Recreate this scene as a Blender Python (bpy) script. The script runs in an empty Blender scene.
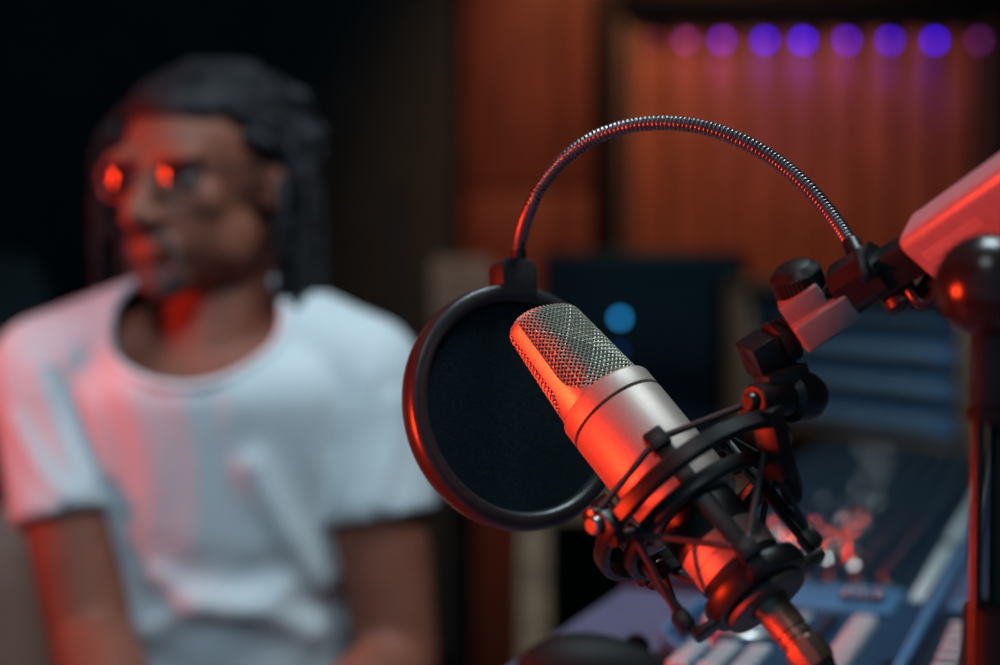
import bpy, bmesh, math, random
from mathutils import Vector, Matrix, Quaternion, noise
random.seed(7)
PI = math.pi
SC = bpy.context.scene
COL = SC.collection
V = Vector

# ------------------------------------------------------------------ camera
FPX = 1000 * 60 / 36.0
TILT = math.radians(2.5)
CAM = V((0, 0, 1.12))
RIGHT = V((1, 0, 0)); FWD = V((0, math.cos(TILT), -math.sin(TILT))); UP = V((0, math.sin(TILT), math.cos(TILT)))

def P(px, py, d):
    """point of the place seen at a pixel, d metres in front of the camera"""
    return CAM + RIGHT * ((px - 500) / FPX * d) + UP * ((332.5 - py) / FPX * d) + FWD * d

def cdir(r, u, t):
    """direction given as right, up, towards the camera"""
    return (RIGHT * r + UP * u - FWD * t).normalized()

cam_d = bpy.data.cameras.new('camera'); cam = bpy.data.objects.new('camera', cam_d); COL.objects.link(cam)
cam_d.sensor_width = 36; cam_d.lens = 60; cam_d.clip_start = 0.05
cam.location = CAM; cam.rotation_euler = (PI / 2 - TILT, 0, 0)
cam_d.dof.use_dof = True; cam_d.dof.focus_distance = 0.85; cam_d.dof.aperture_fstop = 2.9
SC.camera = cam

# ------------------------------------------------------------------ materials
def mat(name, color, rough=0.5, metal=0.0, spec=0.5, noise_scale=None, noise_amt=0.15, bump=0.0, bump_scale=None,
        emit=None, emit_strength=0.0, coat=0.0, sheen=0.0, sss=0.0, stretch=None, trans=0.0, rough_var=0.0):
    m = bpy.data.materials.new(name); m.use_nodes = True
    nt = m.node_tree; b = nt.nodes['Principled BSDF']
    c = (*color, 1)
    b.inputs['Base Color'].default_value = c
    b.inputs['Roughness'].default_value = rough
    b.inputs['Metallic'].default_value = metal
    b.inputs['Specular IOR Level'].default_value = spec
    b.inputs['Coat Weight'].default_value = coat
    b.inputs['Sheen Weight'].default_value = sheen
    b.inputs['Transmission Weight'].default_value = trans
    if sss:
        b.inputs['Subsurface Weight'].default_value = sss
        b.inputs['Subsurface Radius'].default_value = (0.010, 0.004, 0.002)
    if emit:
        b.inputs['Emission Color'].default_value = (*emit, 1); b.inputs['Emission Strength'].default_value = emit_strength
    if noise_scale or bump:
        tc = nt.nodes.new('ShaderNodeTexCoord'); mp = nt.nodes.new('ShaderNodeMapping')
        if stretch: mp.inputs['Scale'].default_value = stretch
        nt.links.new(tc.outputs['Object'], mp.inputs['Vector'])
    if noise_scale:
        n = nt.nodes.new('ShaderNodeTexNoise'); n.inputs['Scale'].default_value = noise_scale; n.inputs['Detail'].default_value = 6
        nt.links.new(mp.outputs['Vector'], n.inputs['Vector'])
        r = nt.nodes.new('ShaderNodeValToRGB')
        r.color_ramp.elements[0].position = 0.3; r.color_ramp.elements[1].position = 0.7
        r.color_ramp.elements[0].color = (*[x * (1 - noise_amt) for x in color], 1)
        r.color_ramp.elements[1].color = (*[min(1, x * (1 + noise_amt)) for x in color], 1)
        nt.links.new(n.outputs['Fac'], r.inputs['Fac']); nt.links.new(r.outputs['Color'], b.inputs['Base Color'])
        if rough_var:
            mr = nt.nodes.new('ShaderNodeMapRange')
            mr.inputs['To Min'].default_value = rough - rough_var; mr.inputs['To Max'].default_value = rough + rough_var
            nt.links.new(n.outputs['Fac'], mr.inputs['Value']); nt.links.new(mr.outputs['Result'], b.inputs['Roughness'])
    if bump:
        n2 = nt.nodes.new('ShaderNodeTexNoise'); n2.inputs['Scale'].default_value = bump_scale or 200; n2.inputs['Detail'].default_value = 3
        nt.links.new(mp.outputs['Vector'], n2.inputs['Vector'])
        bp = nt.nodes.new('ShaderNodeBump'); bp.inputs['Strength'].default_value = bump; bp.inputs['Distance'].default_value = 0.002
        nt.links.new(n2.outputs['Fac'], bp.inputs['Height']); nt.links.new(bp.outputs['Normal'], b.inputs['Normal'])
    return m

M = {}
M['mic_silver'] = mat('champagne_metal', (0.46, 0.375, 0.335), 0.48, 0.5, noise_scale=900, noise_amt=0.07, bump=0.12, bump_scale=2500)
M['mic_frame'] = mat('satin_metal_frame', (0.50, 0.44, 0.40), 0.40, 0.6, noise_scale=900, noise_amt=0.06)
M['mic_wire'] = mat('woven_steel_wire', (0.52, 0.50, 0.41), 0.5, 0.4, noise_scale=400, noise_amt=0.1)
M['mic_core'] = mat('dark_grille_core', (0.006, 0.006, 0.006), 0.9, noise_scale=300)
M['groove'] = mat('dark_groove', (0.012, 0.011, 0.011), 0.6, noise_scale=300)
M['mic_black'] = mat('dark_grey_housing', (0.035, 0.032, 0.030), 0.38, 0.3, noise_scale=500, noise_amt=0.2, bump=0.05, bump_scale=2000)
M['plastic'] = mat('black_satin_plastic', (0.011, 0.012, 0.013), 0.38, spec=.35, noise_scale=300, noise_amt=0.25, bump=0.06, bump_scale=1500)
M['plastic_gloss'] = mat('black_smooth_plastic', (0.016, 0.016, 0.017), 0.25, noise_scale=200, noise_amt=0.2)
M['rubber'] = mat('black_rubber', (0.010, 0.010, 0.011), 0.6, spec=.25, noise_scale=400, noise_amt=0.3, bump=0.1, bump_scale=1200)
M['cord'] = mat('elastic_cord', (0.028, 0.028, 0.030), 0.6, noise_scale=900, noise_amt=0.5, bump=0.4, bump_scale=2500)
M['chrome'] = mat('bright_metal', (0.62, 0.60, 0.58), 0.25, 1.0, noise_scale=300, noise_amt=0.08)
M['nickel'] = mat('dull_nickel', (0.28, 0.18, 0.13), 0.36, 0.65, noise_scale=500, noise_amt=0.12)
M['nut'] = mat('grey_brown_nut', (0.10, 0.085, 0.075), 0.5, 0.3, noise_scale=500, noise_amt=0.2)
M['goose'] = mat('gunmetal_gooseneck', (0.22, 0.21, 0.22), 0.30, 0.9, noise_scale=500, noise_amt=0.15)
M['fabric'] = mat('nylon_screen', (0.002, 0.013, 0.020), 0.9, spec=.12, sheen=0.03, noise_scale=900, noise_amt=0.8, bump=0.8, bump_scale=1600)
M['ring_plastic'] = mat('pop_filter_plastic', (0.030, 0.028, 0.030), 0.34, noise_scale=300, noise_amt=0.2, bump=0.05, bump_scale=1500)
M['arm_black'] = mat('black_powder_coat', (0.013, 0.013, 0.015), 0.34, 0.1, spec=.4, noise_scale=400, noise_amt=0.2, bump=0.05, bump_scale=1200)
M['arm_grey'] = mat('grey_painted_metal', (0.27, 0.24, 0.24), 0.38, 0.2, noise_scale=300, noise_amt=0.08)
M['arm_pale'] = mat('pale_grey_metal', (0.33, 0.34, 0.39), 0.36, 0.1, noise_scale=300, noise_amt=0.06)
M['arm_print'] = mat('pale_printed_letters', (0.62, 0.58, 0.60), 0.5, noise_scale=300, noise_amt=0.05)
M['skin'] = mat('brown_skin', (0.25, 0.078, 0.047), 0.55, spec=.3, noise_scale=40, noise_amt=0.14, sss=0.12, bump=0.15, bump_scale=300)
M['hair'] = mat('black_grey_locks', (0.020, 0.017, 0.019), 0.6, spec=.22, noise_scale=45, noise_amt=0.85, bump=0.6, bump_scale=250)
M['beard'] = mat('greying_beard', (0.09, 0.075, 0.068), 0.8, noise_scale=260, noise_amt=0.6, bump=0.8, bump_scale=500)
M['shirt'] = mat('white_cotton', (0.66, 0.68, 0.69), 0.85, sheen=0.15, noise_scale=200, noise_amt=0.04, bump=0.1, bump_scale=900)
M['jeans'] = mat('dark_denim', (0.030, 0.038, 0.050), 0.85, noise_scale=250, noise_amt=0.3, bump=0.2, bump_scale=900)
M['shoe'] = mat('dark_shoe_leather', (0.02, 0.018, 0.017), 0.5, noise_scale=100)
M['eye'] = mat('eye_white', (0.22, 0.18, 0.16), 0.4, noise_scale=30, noise_amt=0.05)
M['iris'] = mat('dark_iris', (0.02, 0.012, 0.008), 0.15, noise_scale=90)
M['lip'] = mat('lip_skin', (0.26, 0.10, 0.08), 0.45, noise_scale=80)
M['wire_frame'] = mat('spectacle_wire', (0.08, 0.07, 0.07), 0.3, 1.0, noise_scale=100)
M['wood'] = mat('honey_wood', (0.48, 0.29, 0.17), 0.5, noise_scale=9, noise_amt=0.4, stretch=(1, 9, 9))
M['wood_panel'] = mat('red_brown_wood', (0.20, 0.075, 0.045), 0.5, noise_scale=5, noise_amt=0.35, stretch=(9, 9, 1))
M['slat'] = mat('slat_wood', (0.30, 0.125, 0.065), 0.5, noise_scale=6, noise_amt=0.35, stretch=(9, 9, 1))
M['tan'] = mat('tan_leather', (0.46, 0.21, 0.135), 0.5, noise_scale=60, noise_amt=0.12, bump=0.3, bump_scale=250)
M['black_leather'] = mat('black_leather', (0.016, 0.017, 0.019), 0.36, noise_scale=60, noise_amt=0.2, bump=0.3, bump_scale=250)
M['wall'] = mat('dark_acoustic_wall', (0.040, 0.078, 0.092), 0.9, noise_scale=30, noise_amt=0.2, bump=0.3, bump_scale=200)
M['ceiling'] = mat('dark_ceiling', (0.03, 0.03, 0.032), 0.9, noise_scale=30, noise_amt=0.2)
M['floor'] = mat('dark_wood_floor', (0.06, 0.035, 0.025), 0.45, noise_scale=6, noise_amt=0.4, stretch=(9, 1, 1))
M['frame_grey'] = mat('grey_frame', (0.09, 0.085, 0.085), 0.5, noise_scale=30)
M['frame_dark'] = mat('charcoal_frame', (0.006, 0.009, 0.011), 0.55, spec=.2, noise_scale=30)
M['desk'] = mat('slate_desk', (0.085, 0.115, 0.20), 0.5, noise_scale=40, noise_amt=0.2, stretch=(1, 6, 1))
M['console'] = mat('navy_console', (0.014, 0.050, 0.105), 0.42, noise_scale=60, noise_amt=0.15)
M['console_dark'] = mat('dark_console_face', (0.006, 0.019, 0.036), 0.5, spec=.35, noise_scale=60, noise_amt=0.2)
M['console_edge'] = mat('blue_grey_trim', (0.085, 0.20, 0.36), 0.35, noise_scale=60, noise_amt=0.1)
M['key_white'] = mat('pale_key_plastic', (0.48, 0.55, 0.58), 0.4, noise_scale=90, noise_amt=0.06)
M['strip'] = mat('label_strip', (0.50, 0.56, 0.58), 0.6, noise_scale=60, noise_amt=0.1)
M['knob_dark'] = mat('charcoal_knob', (0.012, 0.032, 0.055), 0.35, noise_scale=90)
M['screen'] = mat('dark_screen', (0.004, 0.006, 0.012), 0.15, noise_scale=20)
M['rack_panel'] = mat('blue_grey_panel', (0.24, 0.46, 0.80), 0.45, 0.1, noise_scale=40, noise_amt=0.12)
M['rack_dark'] = mat('rack_gap', (0.012, 0.02, 0.03), 0.6, noise_scale=40)
M['beige'] = mat('beige_case', (0.75, 0.46, 0.34), 0.6, noise_scale=30, noise_amt=0.1)
M['pole_grey'] = mat('grey_stand_metal', (0.30, 0.26, 0.26), 0.4, 0.4, noise_scale=60)
M['led_blue'] = mat('blue_lamp', (0.02, 0.1, 0.3), 0.4, emit=(0.015, 0.26, 0.60), emit_strength=5)
M['blue_reflection'] = mat('blue_reflection_glow', (0.02, 0.06, 0.2), 0.4, emit=(0.01, 0.07, 0.35), emit_strength=1.2)  # weak glow that imitates the reflected blue light

def glass_mat():
    m = bpy.data.materials.new('spectacle_glass'); m.use_nodes = True
    nt = m.node_tree; nt.nodes.remove(nt.nodes['Principled BSDF'])
    out = nt.nodes['Material Output']
    tr = nt.nodes.new('ShaderNodeBsdfTransparent'); tr.inputs['Color'].default_value = (0.92, 0.93, 0.93, 1)
    gl = nt.nodes.new('ShaderNodeBsdfGlossy'); gl.inputs['Roughness'].default_value = 0.03
    nz = nt.nodes.new('ShaderNodeTexNoise'); nz.inputs['Scale'].default_value = 15
    mr = nt.nodes.new('ShaderNodeMapRange'); mr.inputs['To Min'].default_value = 0.05; mr.inputs['To Max'].default_value = 0.08
    nt.links.new(nz.outputs['Fac'], mr.inputs['Value'])
    mx = nt.nodes.new('ShaderNodeMixShader')
    nt.links.new(mr.outputs['Result'], mx.inputs['Fac'])
    nt.links.new(tr.outputs[0], mx.inputs[1]); nt.links.new(gl.outputs[0], mx.inputs[2])
    nt.links.new(mx.outputs[0], out.inputs['Surface'])
    return m
M['lens'] = glass_mat()

# ------------------------------------------------------------------ mesh builder
class MB:
    def __init__(self): self.v = []; self.f = []
    def add(self, vs, fs, mtx=None):
        o = len(self.v)
        for p in vs: self.v.append((mtx @ V(p)) if mtx is not None else V(p))
        for f in fs: self.f.append([i + o for i in f])
        return self
    def bm(self, bm, mtx=None):
        bm.verts.ensure_lookup_table(); bm.verts.index_update()
        self.add([v.co.copy() for v in bm.verts], [[v.index for v in f.verts] for f in bm.faces], mtx); bm.free(); return self
    def box(self, size, mtx=None, bevel=0.0, seg=2, taper=None):
        bm = bmesh.new(); bmesh.ops.create_cube(bm, size=1)
        for v in bm.verts:
            k = 1.0
            if taper is not None and v.co.z > 0: k = taper
            v.co = V((v.co.x * size[0] * k, v.co.y * size[1] * k, v.co.z * size[2]))
        if bevel: bmesh.ops.bevel(bm, geom=bm.edges[:], offset=bevel, segments=seg, profile=0.5, affect='EDGES')
        return self.bm(bm, mtx)
    def sphere(self, c, r, seg=24, rings=14, mtx=None):
        r = (r, r, r) if not hasattr(r, '__len__') else r
        bm = bmesh.new(); bmesh.ops.create_uvsphere(bm, u_segments=seg, v_segments=rings, radius=1)
        m = Matrix.Translation(c) @ Matrix.Diagonal((*r, 1))
        if mtx is not None: m = mtx @ m
        return self.bm(bm, m)
    def lathe(self, prof, mtx=None, seg=48, close=False, scallop=None):
        """prof: (radius, height) along local z"""
        vs = []; fs = []; n = len(prof)
        for (r, z) in prof:
            for k in range(seg):
                a = 2 * PI * k / seg
                rr = r
                if scallop and scallop[0] <= z <= scallop[1]: rr = r * (1 + (scallop[2] if k % 2 else 0))
                vs.append((rr * math.cos(a), rr * math.sin(a), z))
        m = n if close else n - 1
        for i in range(m):
            j = (i + 1) % n
            for k in range(seg):
                k2 = (k + 1) % seg
                fs.append([i * seg + k, i * seg + k2, j * seg + k2, j * seg + k])
        if not close:
            if prof[0][0] > 1e-6: fs.append([k for k in range(seg)][::-1])
            if prof[-1][0] > 1e-6: fs.append([(n - 1) * seg + k for k in range(seg)])
        return self.add(vs, fs, mtx)
    def tube(self, pts, r, n=10, cap=True, mtx=None, flat=None):
        pts = [V(p) for p in pts]; N = len(pts)
        rr = r if hasattr(r, '__len__') else [r] * N
        t0 = (pts[1] - pts[0]).normalized()
        a = t0.orthogonal().normalized()
        vs = []; fs = []; pt = t0
        for i, p in enumerate(pts):
            if i == 0: t = t0
            elif i == N - 1: t = (pts[i] - pts[i - 1]).normalized()
            else: t = (pts[i + 1] - pts[i - 1]).normalized()
            a = (pt.rotation_difference(t) @ a); a = (a - t * a.dot(t)).normalized(); pt = t
            b = t.cross(a)
            for k in range(n):
                an = 2 * PI * k / n
                vs.append(p + (a * math.cos(an) + b * math.sin(an)) * rr[i])
        for i in range(N - 1):
            for k in range(n):
                k2 = (k + 1) % n
                fs.append([i * n + k, i * n + k2, (i + 1) * n + k2, (i + 1) * n + k])
        if cap:
            fs.append([k for k in range(n)][::-1]); fs.append([(N - 1) * n + k for k in range(n)])
        return self.add(vs, fs, mtx)
    def cap(self, p0, p1, r0, r1, n=20):
        """a capsule whose ends are whole spheres"""
        p0 = V(p0); p1 = V(p1)
        self.tube([p0, p1], [r0, r1], n); self.sphere(p0, r0, n, 12); self.sphere(p1, r1, n, 12); return self
    def ring(self, R, c, rad, axl, seg=96, bev=0.3, a0=0, a1=2 * PI, mtx=None):
        """band of rectangular section, axis local z"""
        hr, ha = rad / 2, axl / 2; k = min(hr, ha) * bev * 2
        prof = [(R - hr, c - ha + k), (R - hr + k, c - ha), (R + hr - k, c - ha), (R + hr, c - ha + k),
                (R + hr, c + ha - k), (R + hr - k, c + ha), (R - hr + k, c + ha), (R - hr, c + ha - k)]
        return self.lathe(prof, mtx, seg, close=True)

LOC = {}
def mesh_obj(name, mb, material, loc=V((0, 0, 0)), sharp=40):
    me = bpy.data.meshes.new(name)
    me.from_pydata([tuple(p - loc) for p in mb.v], [], mb.f); me.validate()
    bm = bmesh.new(); bm.from_mesh(me); bmesh.ops.recalc_face_normals(bm, faces=bm.faces[:]); bm.to_mesh(me); bm.free()
    me.materials.append(material)
    me.shade_smooth(); me.set_sharp_from_angle(angle=math.radians(sharp))
    o = bpy.data.objects.new(name, me); COL.objects.link(o)
    return o
def part(name, mb, material, parent, label=None, sharp=40):
    """a part whose shape is given in world coordinates (or in the root's own frame when the root is turned)"""
    loc = LOC.get(parent.name, V((0, 0, 0)))
    o = mesh_obj(name, mb, material, loc, sharp); o.parent = parent; LOC[o.name] = loc
    if label: o['label'] = label
    return o
def tag(o, label, cat, group=None):
    o['label'] = label; o['category'] = cat
    if group: o['group'] = group
    return o
def thing(name, loc, label, cat, group=None, mtx=None):
    o = bpy.data.objects.new(name, None); COL.objects.link(o); o.empty_display_size = 0.02
    if mtx is not None: o.matrix_world = mtx; LOC[o.name] = V((0, 0, 0))
    else: o.location = loc; LOC[o.name] = V(loc)
    return tag(o, label, cat, group)
def solo(name, mb, material, loc, label, cat, group=None):
    loc = V(loc); o = mesh_obj(name, mb, material, loc); o.location = loc; LOC[o.name] = loc
    return tag(o, label, cat, group)
def struct(name, mb, material, parent=None):
    if parent is None:
        o = mesh_obj(name, mb, material); o['kind'] = 'structure'; LOC[o.name] = V((0, 0, 0)); return o
    return part(name, mb, material, parent)
def copy_tree(o, parent=None):
    c = o.copy(); COL.objects.link(c)
    if parent is not None: c.parent = parent
    for ch in list(o.children): copy_tree(ch, c)
    return c
def basis(x, y, z, o=V((0, 0, 0))):
    m = Matrix.Identity(4)
    for i in range(3): m[i][0] = x[i]; m[i][1] = y[i]; m[i][2] = z[i]; m[i][3] = o[i]
    return m
def along(p0, p1, hint):
    """frame: z from p0 to p1, y near hint, origin midway; and the length"""
    z = (p1 - p0); L = z.length; z = z.normalized()
    y = (hint - z * hint.dot(z)).normalized(); x = y.cross(z)
    return basis(x, y, z, (p0 + p1) / 2), L
def spline(pts, per=12):
    pts = [V(p) for p in pts]; out = []
    Q = [pts[0] * 2 - pts[1]] + pts + [pts[-1] * 2 - pts[-2]]
    for i in range(1, len(Q) - 2):
        for k in range(per):
            t = k / per; a, b, c, d = Q[i - 1], Q[i], Q[i + 1], Q[i + 2]
            out.append(0.5 * ((2 * b) + (c - a) * t + (2 * a - 5 * b + 4 * c - d) * t * t + (-a + 3 * b - 3 * c + d) * t ** 3))
    out.append(pts[-1]); return out
def resample(pts, step):
    out = [pts[0].copy()]; need = step
    for i in range(len(pts) - 1):
        a, b = pts[i], pts[i + 1]; L = (b - a).length; pos = 0
        while L - pos >= need:
            pos += need; out.append(a.lerp(b, pos / L)); need = step
        need -= (L - pos)
    return out
def aabb(mb, x0, x1, y0, y1, z0, z1, bevel=0.0):
    return mb.box((x1 - x0, y1 - y0, z1 - z0), Matrix.Translation(((x0 + x1) / 2, (y0 + y1) / 2, (z0 + z1) / 2)), bevel)

# ------------------------------------------------------------------ the room
YB = 4.25
struct('floor', aabb(MB(), -2.4, 2.4, -1.2, YB + .1, -.06, 0), M['floor'])
struct('ceiling', aabb(MB(), -2.4, 2.4, -1.2, YB + .1, 2.7, 2.76), M['ceiling'])
struct('wall_back', aabb(MB(), -2.4, 2.4, YB, YB + .1, 0, 2.7), M['wall'])
struct('wall_left', aabb(MB(), -2.5, -2.4, -1.2, YB + .1, 0, 2.7), M['wall'])
struct('wall_right', aabb(MB(), 2.4, 2.5, -1.2, YB + .1, 0, 2.7), M['wall'])
mb = MB(); aabb(mb, -2.4, 2.4, YB - .015, YB, 0, .1, .004); struct('baseboard_back', mb, M['frame_dark'])
# red-brown wooden wall panel beside the slats: tall boards with cross joints
mb = MB()
x0, x1 = -.092, .247
for (za, zb) in ((.02, .86), (.868, 1.29), (1.298, 2.1), (2.108, 2.68)):
    aabb(mb, x0, x0 + .240, YB - .05, YB, za, zb, .004)
    aabb(mb, x0 + .246, x1, YB - .06, YB, za, zb, .004)
struct('trim_1', mb, M['wood_panel'])

# slatted wooden panel in its dark frame
ap = thing('slatted_panel', (0.76, YB - .05, 0.70), 'tall wooden slatted wall panel in a grey and black frame, lit by purple lamps', 'wall panel')
SX0, SX1, SZ0, SZ1 = .325, 1.195, .72, 1.705
mb = MB(); aabb(mb, SX0, SX1, YB - .03, YB - .005, SZ0, SZ1); part('back_board', mb, M['slat'], ap)
mb = MB(); pitch = .0968
for k in range(9):
    xa = SX0 + k * pitch
    aabb(mb, xa + .006, xa + pitch - .022, YB - .075, YB - .03, SZ0, SZ1 - .002, .006)
part('slats', mb, M['slat'], ap)
mb = MB()
aabb(mb, SX0 - .03, SX0, YB - .10, YB - .004, SZ0 - .03, SZ1 + .03, .004); aabb(mb, SX1, SX1 + .03, YB - .10, YB - .004, SZ0 - .03, SZ1 + .03, .004)
aabb(mb, SX0, SX1, YB - .10, YB - .004, SZ1, SZ1 + .03, .004); aabb(mb, SX0, SX1, YB - .10, YB - .004, SZ0 - .03, SZ0, .004)
part('inner_frame', mb, M['frame_grey'], ap)
mb = MB()
aabb(mb, SX0 - .09, SX0 - .032, YB - .12, YB - .004, SZ0 - .09, SZ1 + .10, .005); aabb(mb, SX1 + .032, SX1 + .09, YB - .12, YB - .004, SZ0 - .09, SZ1 + .10, .005)
aabb(mb, SX0 - .03, SX1 + .03, YB - .14, YB - .004, SZ1 + .032, SZ1 + .10, .005); aabb(mb, SX0 - .03, SX1 + .03, YB - .12, YB - .004, SZ0 - .09, SZ0 - .032, .005)
part('outer_frame', mb, M['frame_dark'], ap)

ords = ['first', 'second', 'third', 'fourth', 'fifth', 'sixth', 'seventh', 'eighth', 'ninth']
ledc = [((.35, .02, .12), .12), ((.45, .04, .32), .4), ((.22, .01, .62), .7), ((.05, .003, .95), .9), ((.05, .004, 1.0), 1.05),
        ((.12, .006, .75), .8), ((.06, .004, .85), .8), ((.04, .004, .95), .95), ((.4, .04, .4), .2)]
xs = [655, 686, 722, 765, 803, 847, 890, 935, 979]
def lamp_light(name, kind, loc, energy, color, size=.1, aim=None, sy=None, spread=None, blend=.5, angle=60):
    d = bpy.data.lights.new(name, kind); d.energy = energy; d.color = color
    if kind == 'AREA':
        d.shape = 'RECTANGLE' if sy else 'SQUARE'; d.size = size
        if sy: d.size_y = sy
        if spread: d.spread = math.radians(spread)
    elif kind in ('POINT', 'SPOT'): d.shadow_soft_size = size
    if kind == 'SPOT': d.spot_size = math.radians(angle); d.spot_blend = blend
    o = bpy.data.objects.new(name, d); COL.objects.link(o); o.location = loc
    if aim is not None: o.rotation_euler = (V(aim) - V(loc)).to_track_quat('-Z', 'Y').to_euler()
    return o
for k, x in enumerate(xs):
    c, s = ledc[k]
    X = (x - 500) / FPX * 4.12; Z = 1.668
    t = thing('led_lamp', (X, YB - .10, Z + .03), 'small purple LED lamp at the top of the slatted panel, %s from the left' % ords[k], 'lamp', 'LED lamps along the top of the slatted panel')
    hm = MB(); hm.lathe([(.011, .03), (.011, .012), (.013, .008), (.013, .0), (.010, .0), (.010, .006), (0.0, .006)], Matrix.Translation((X, YB - .10, Z)), 20)
    part('housing', hm, M['frame_dark'], t)
    em = mat('purple_lamp_glow', c, .4, emit=c, emit_strength=10 * s)
    bmb = MB(); bmb.sphere((X, YB - .10, Z - .002), (.0085, .0085, .013), 16, 10); part('bulb', bmb, em, t)
    lamp_light('led_light', 'SPOT', (X, YB - .098, Z - .018), 1.0 * s, c, .012, (X, YB - .045, Z - .45), angle=70, blend=1)

# ------------------------------------------------------------------ furniture at the back
cb = thing('wooden_cabinet', (.33, 2.82, 0), 'low honey coloured wooden cabinet with an open dark front under the black monitor', 'cabinet')
mb = MB(); aabb(mb, .015, .51, 2.60, 3.05, .71, .74, .004); part('top_board', mb, M['wood'], cb)
mb = MB(); aabb(mb, .03, .078, 2.61, 3.04, 0, .71, .004); part('side_panel', mb, M['wood'], cb)
mb = MB(); aabb(mb, .455, .495, 2.61, 3.04, 0, .71, .004); part('side_panel', mb, M['wood'], cb)
mb = MB(); aabb(mb, .078, .455, 3.02, 3.04, .05, .71); part('back_panel', mb, M['frame_dark'], cb)
for z in (.08, .40):
    mb = MB(); aabb(mb, .078, .455, 2.64, 3.02, z, z + .02, .003); part('shelf', mb, M['frame_dark'], cb)

mo = thing('computer_monitor', (.245, 2.86, .74), 'black computer monitor showing a dark screen and a blue light, on the wooden cabinet', 'monitor')
mb = MB(); aabb(mb, .07, .42, 2.84, 2.875, .80, 1.135, .006); part('case', mb, M['plastic'], mo)
mb = MB(); aabb(mb, .083, .407, 2.8385, 2.842, .82, 1.122); part('screen', mb, M['screen'], mo)
mb = MB(); aabb(mb, .215, .275, 2.862, 2.885, .75, .90, .004); part('neck', mb, M['plastic'], mo)
mb = MB(); aabb(mb, .145, .345, 2.80, 2.94, .74, .752, .004); part('foot', mb, M['plastic'], mo)
q = P(620, 318, 2.83)
mb = MB(); mb.lathe([(.0, -.003), (.0055, -.003), (.0065, 0), (.0055, .003), (0, .003)], Matrix.Translation(q) @ Matrix.Rotation(PI / 2, 4, 'X'), 20); part('blue_light', mb, M['led_blue'], mo, 'round bright blue light')
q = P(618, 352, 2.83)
mb = MB(); mb.lathe([(.0, -.003), (.0045, -.003), (.005, 0), (.0045, .003), (0, .003)], Matrix.Translation(q) @ Matrix.Rotation(PI / 2, 4, 'X'), 20); part('blue_light_reflection', mb, M['blue_reflection'], mo, 'dim disc imitating a reflection of the blue light')  # glowing disc put in for the reflection below the blue light

sp = thing('speaker', P(462, 322, 3.1), 'small beige loudspeaker on a black stand behind the top of the pop filter', 'speaker')
c = P(462, 290, 3.1)
mb = MB(); aabb(mb, c.x - .058, c.x + .058, c.y, c.y + .13, c.z - .075, c.z + .058, .012); part('case', mb, M['beige'], sp)
for zz, r in ((-.025, .036), (.032, .016)):
    mb = MB(); mb.lathe([(r, 0), (r, .004), (r * .85, .004), (r * .55, -.008), (r * .25, -.004), (0, -.002)], Matrix.Translation((c.x, c.y - .001, c.z + zz)) @ Matrix.Rotation(PI / 2, 4, 'X'), 24)
    part('driver', mb, M['beige'], sp)
ss = thing('speaker_stand', (c.x, c.y + .06, 0), 'black floor stand under the small beige loudspeaker', 'stand')
mb = MB(); aabb(mb, c.x - .07, c.x + .07, c.y - .01, c.y + .14, c.z - .09, c.z - .076, .003); part('top_plate', mb, M['plastic'], ss)
mb = MB(); mb.tube([(c.x, c.y + .06, .02), (c.x, c.y + .06, c.z - .09)], .022, 16); part('pole', mb, M['plastic'], ss)
mb = MB(); aabb(mb, c.x - .08, c.x + .08, c.y - .04, c.y + .16, 0, .02, .004); part('base', mb, M['plastic'], ss)

g0 = P(398, 250, 3.6)
st = thing('microphone_stand', (g0.x, g0.y, 0), 'slim grey metal floor stand against the dark wall, left of the red wood panel', 'stand')
mb = MB(); mb.tube([(g0.x, g0.y, .03), (g0.x, g0.y, .85)], .014, 16); part('lower_pole', mb, M['pole_grey'], st)
mb = MB(); mb.tube([(g0.x, g0.y, .85), (g0.x, g0.y, 1.27)], .011, 16); part('upper_pole', mb, M['pole_grey'], st)
mb = MB(); mb.lathe([(.018, 0), (.021, .01), (.021, .05), (.016, .06)], Matrix.Translation((g0.x, g0.y, .82)), 20); part('clutch', mb, M['plastic'], st)
mb = MB(); mb.lathe([(.11, 0), (.11, .012), (.10, .02), (.02, .035), (.014, .035)], Matrix.Translation((g0.x, g0.y, 0)), 40); part('base', mb, M['plastic'], st)

# black office chair behind the man, only its backrest edge catches light
oc = thing('office_chair', (-1.02, 2.62, 0), 'black leather office chair in the dark at the left, behind the man', 'chair')
def slab(w, h, t, mtx, bend=.0, bev=.03):
    b = MB(); bm = bmesh.new(); bmesh.ops.create_cube(bm, size=1); bmesh.ops.subdivide_edges(bm, edges=bm.edges[:], cuts=7, use_grid_fill=True)
    for v in bm.verts:
        x, y, z = v.co * 2
        rx = math.copysign(abs(x) ** 1.0, x); k = (1 - .18 * z * z) if z > 0 else 1
        e = 1 - .35 * (max(abs(x), abs(z)) ** 6)
        v.co = V((rx * w / 2 * k, y * t / 2 * e + bend * x * x, z * h / 2 * (1 - .08 * x * x)))
    b.bm(bm, mtx); return b
b = slab(.52, .62, .10, Matrix.Translation((-1.02, 2.85, .83)) @ Matrix.Rotation(.4, 4, 'Z') @ Matrix.Rotation(-.12, 4, 'X'), -.05); o = part('backrest', b, M['black_leather'], oc)
b = slab(.52, .50, .10, Matrix.Translation((-1.02, 2.60, .47)) @ Matrix.Rotation(.4, 4, 'Z') @ Matrix.Rotation(PI / 2, 4, 'X')); part('seat', b, M['black_leather'], oc)
mb = MB(); mb.tube([(-1.02, 2.62, .08), (-1.02, 2.62, .43)], .03, 16); part('column', mb, M['plastic'], oc)
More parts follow.
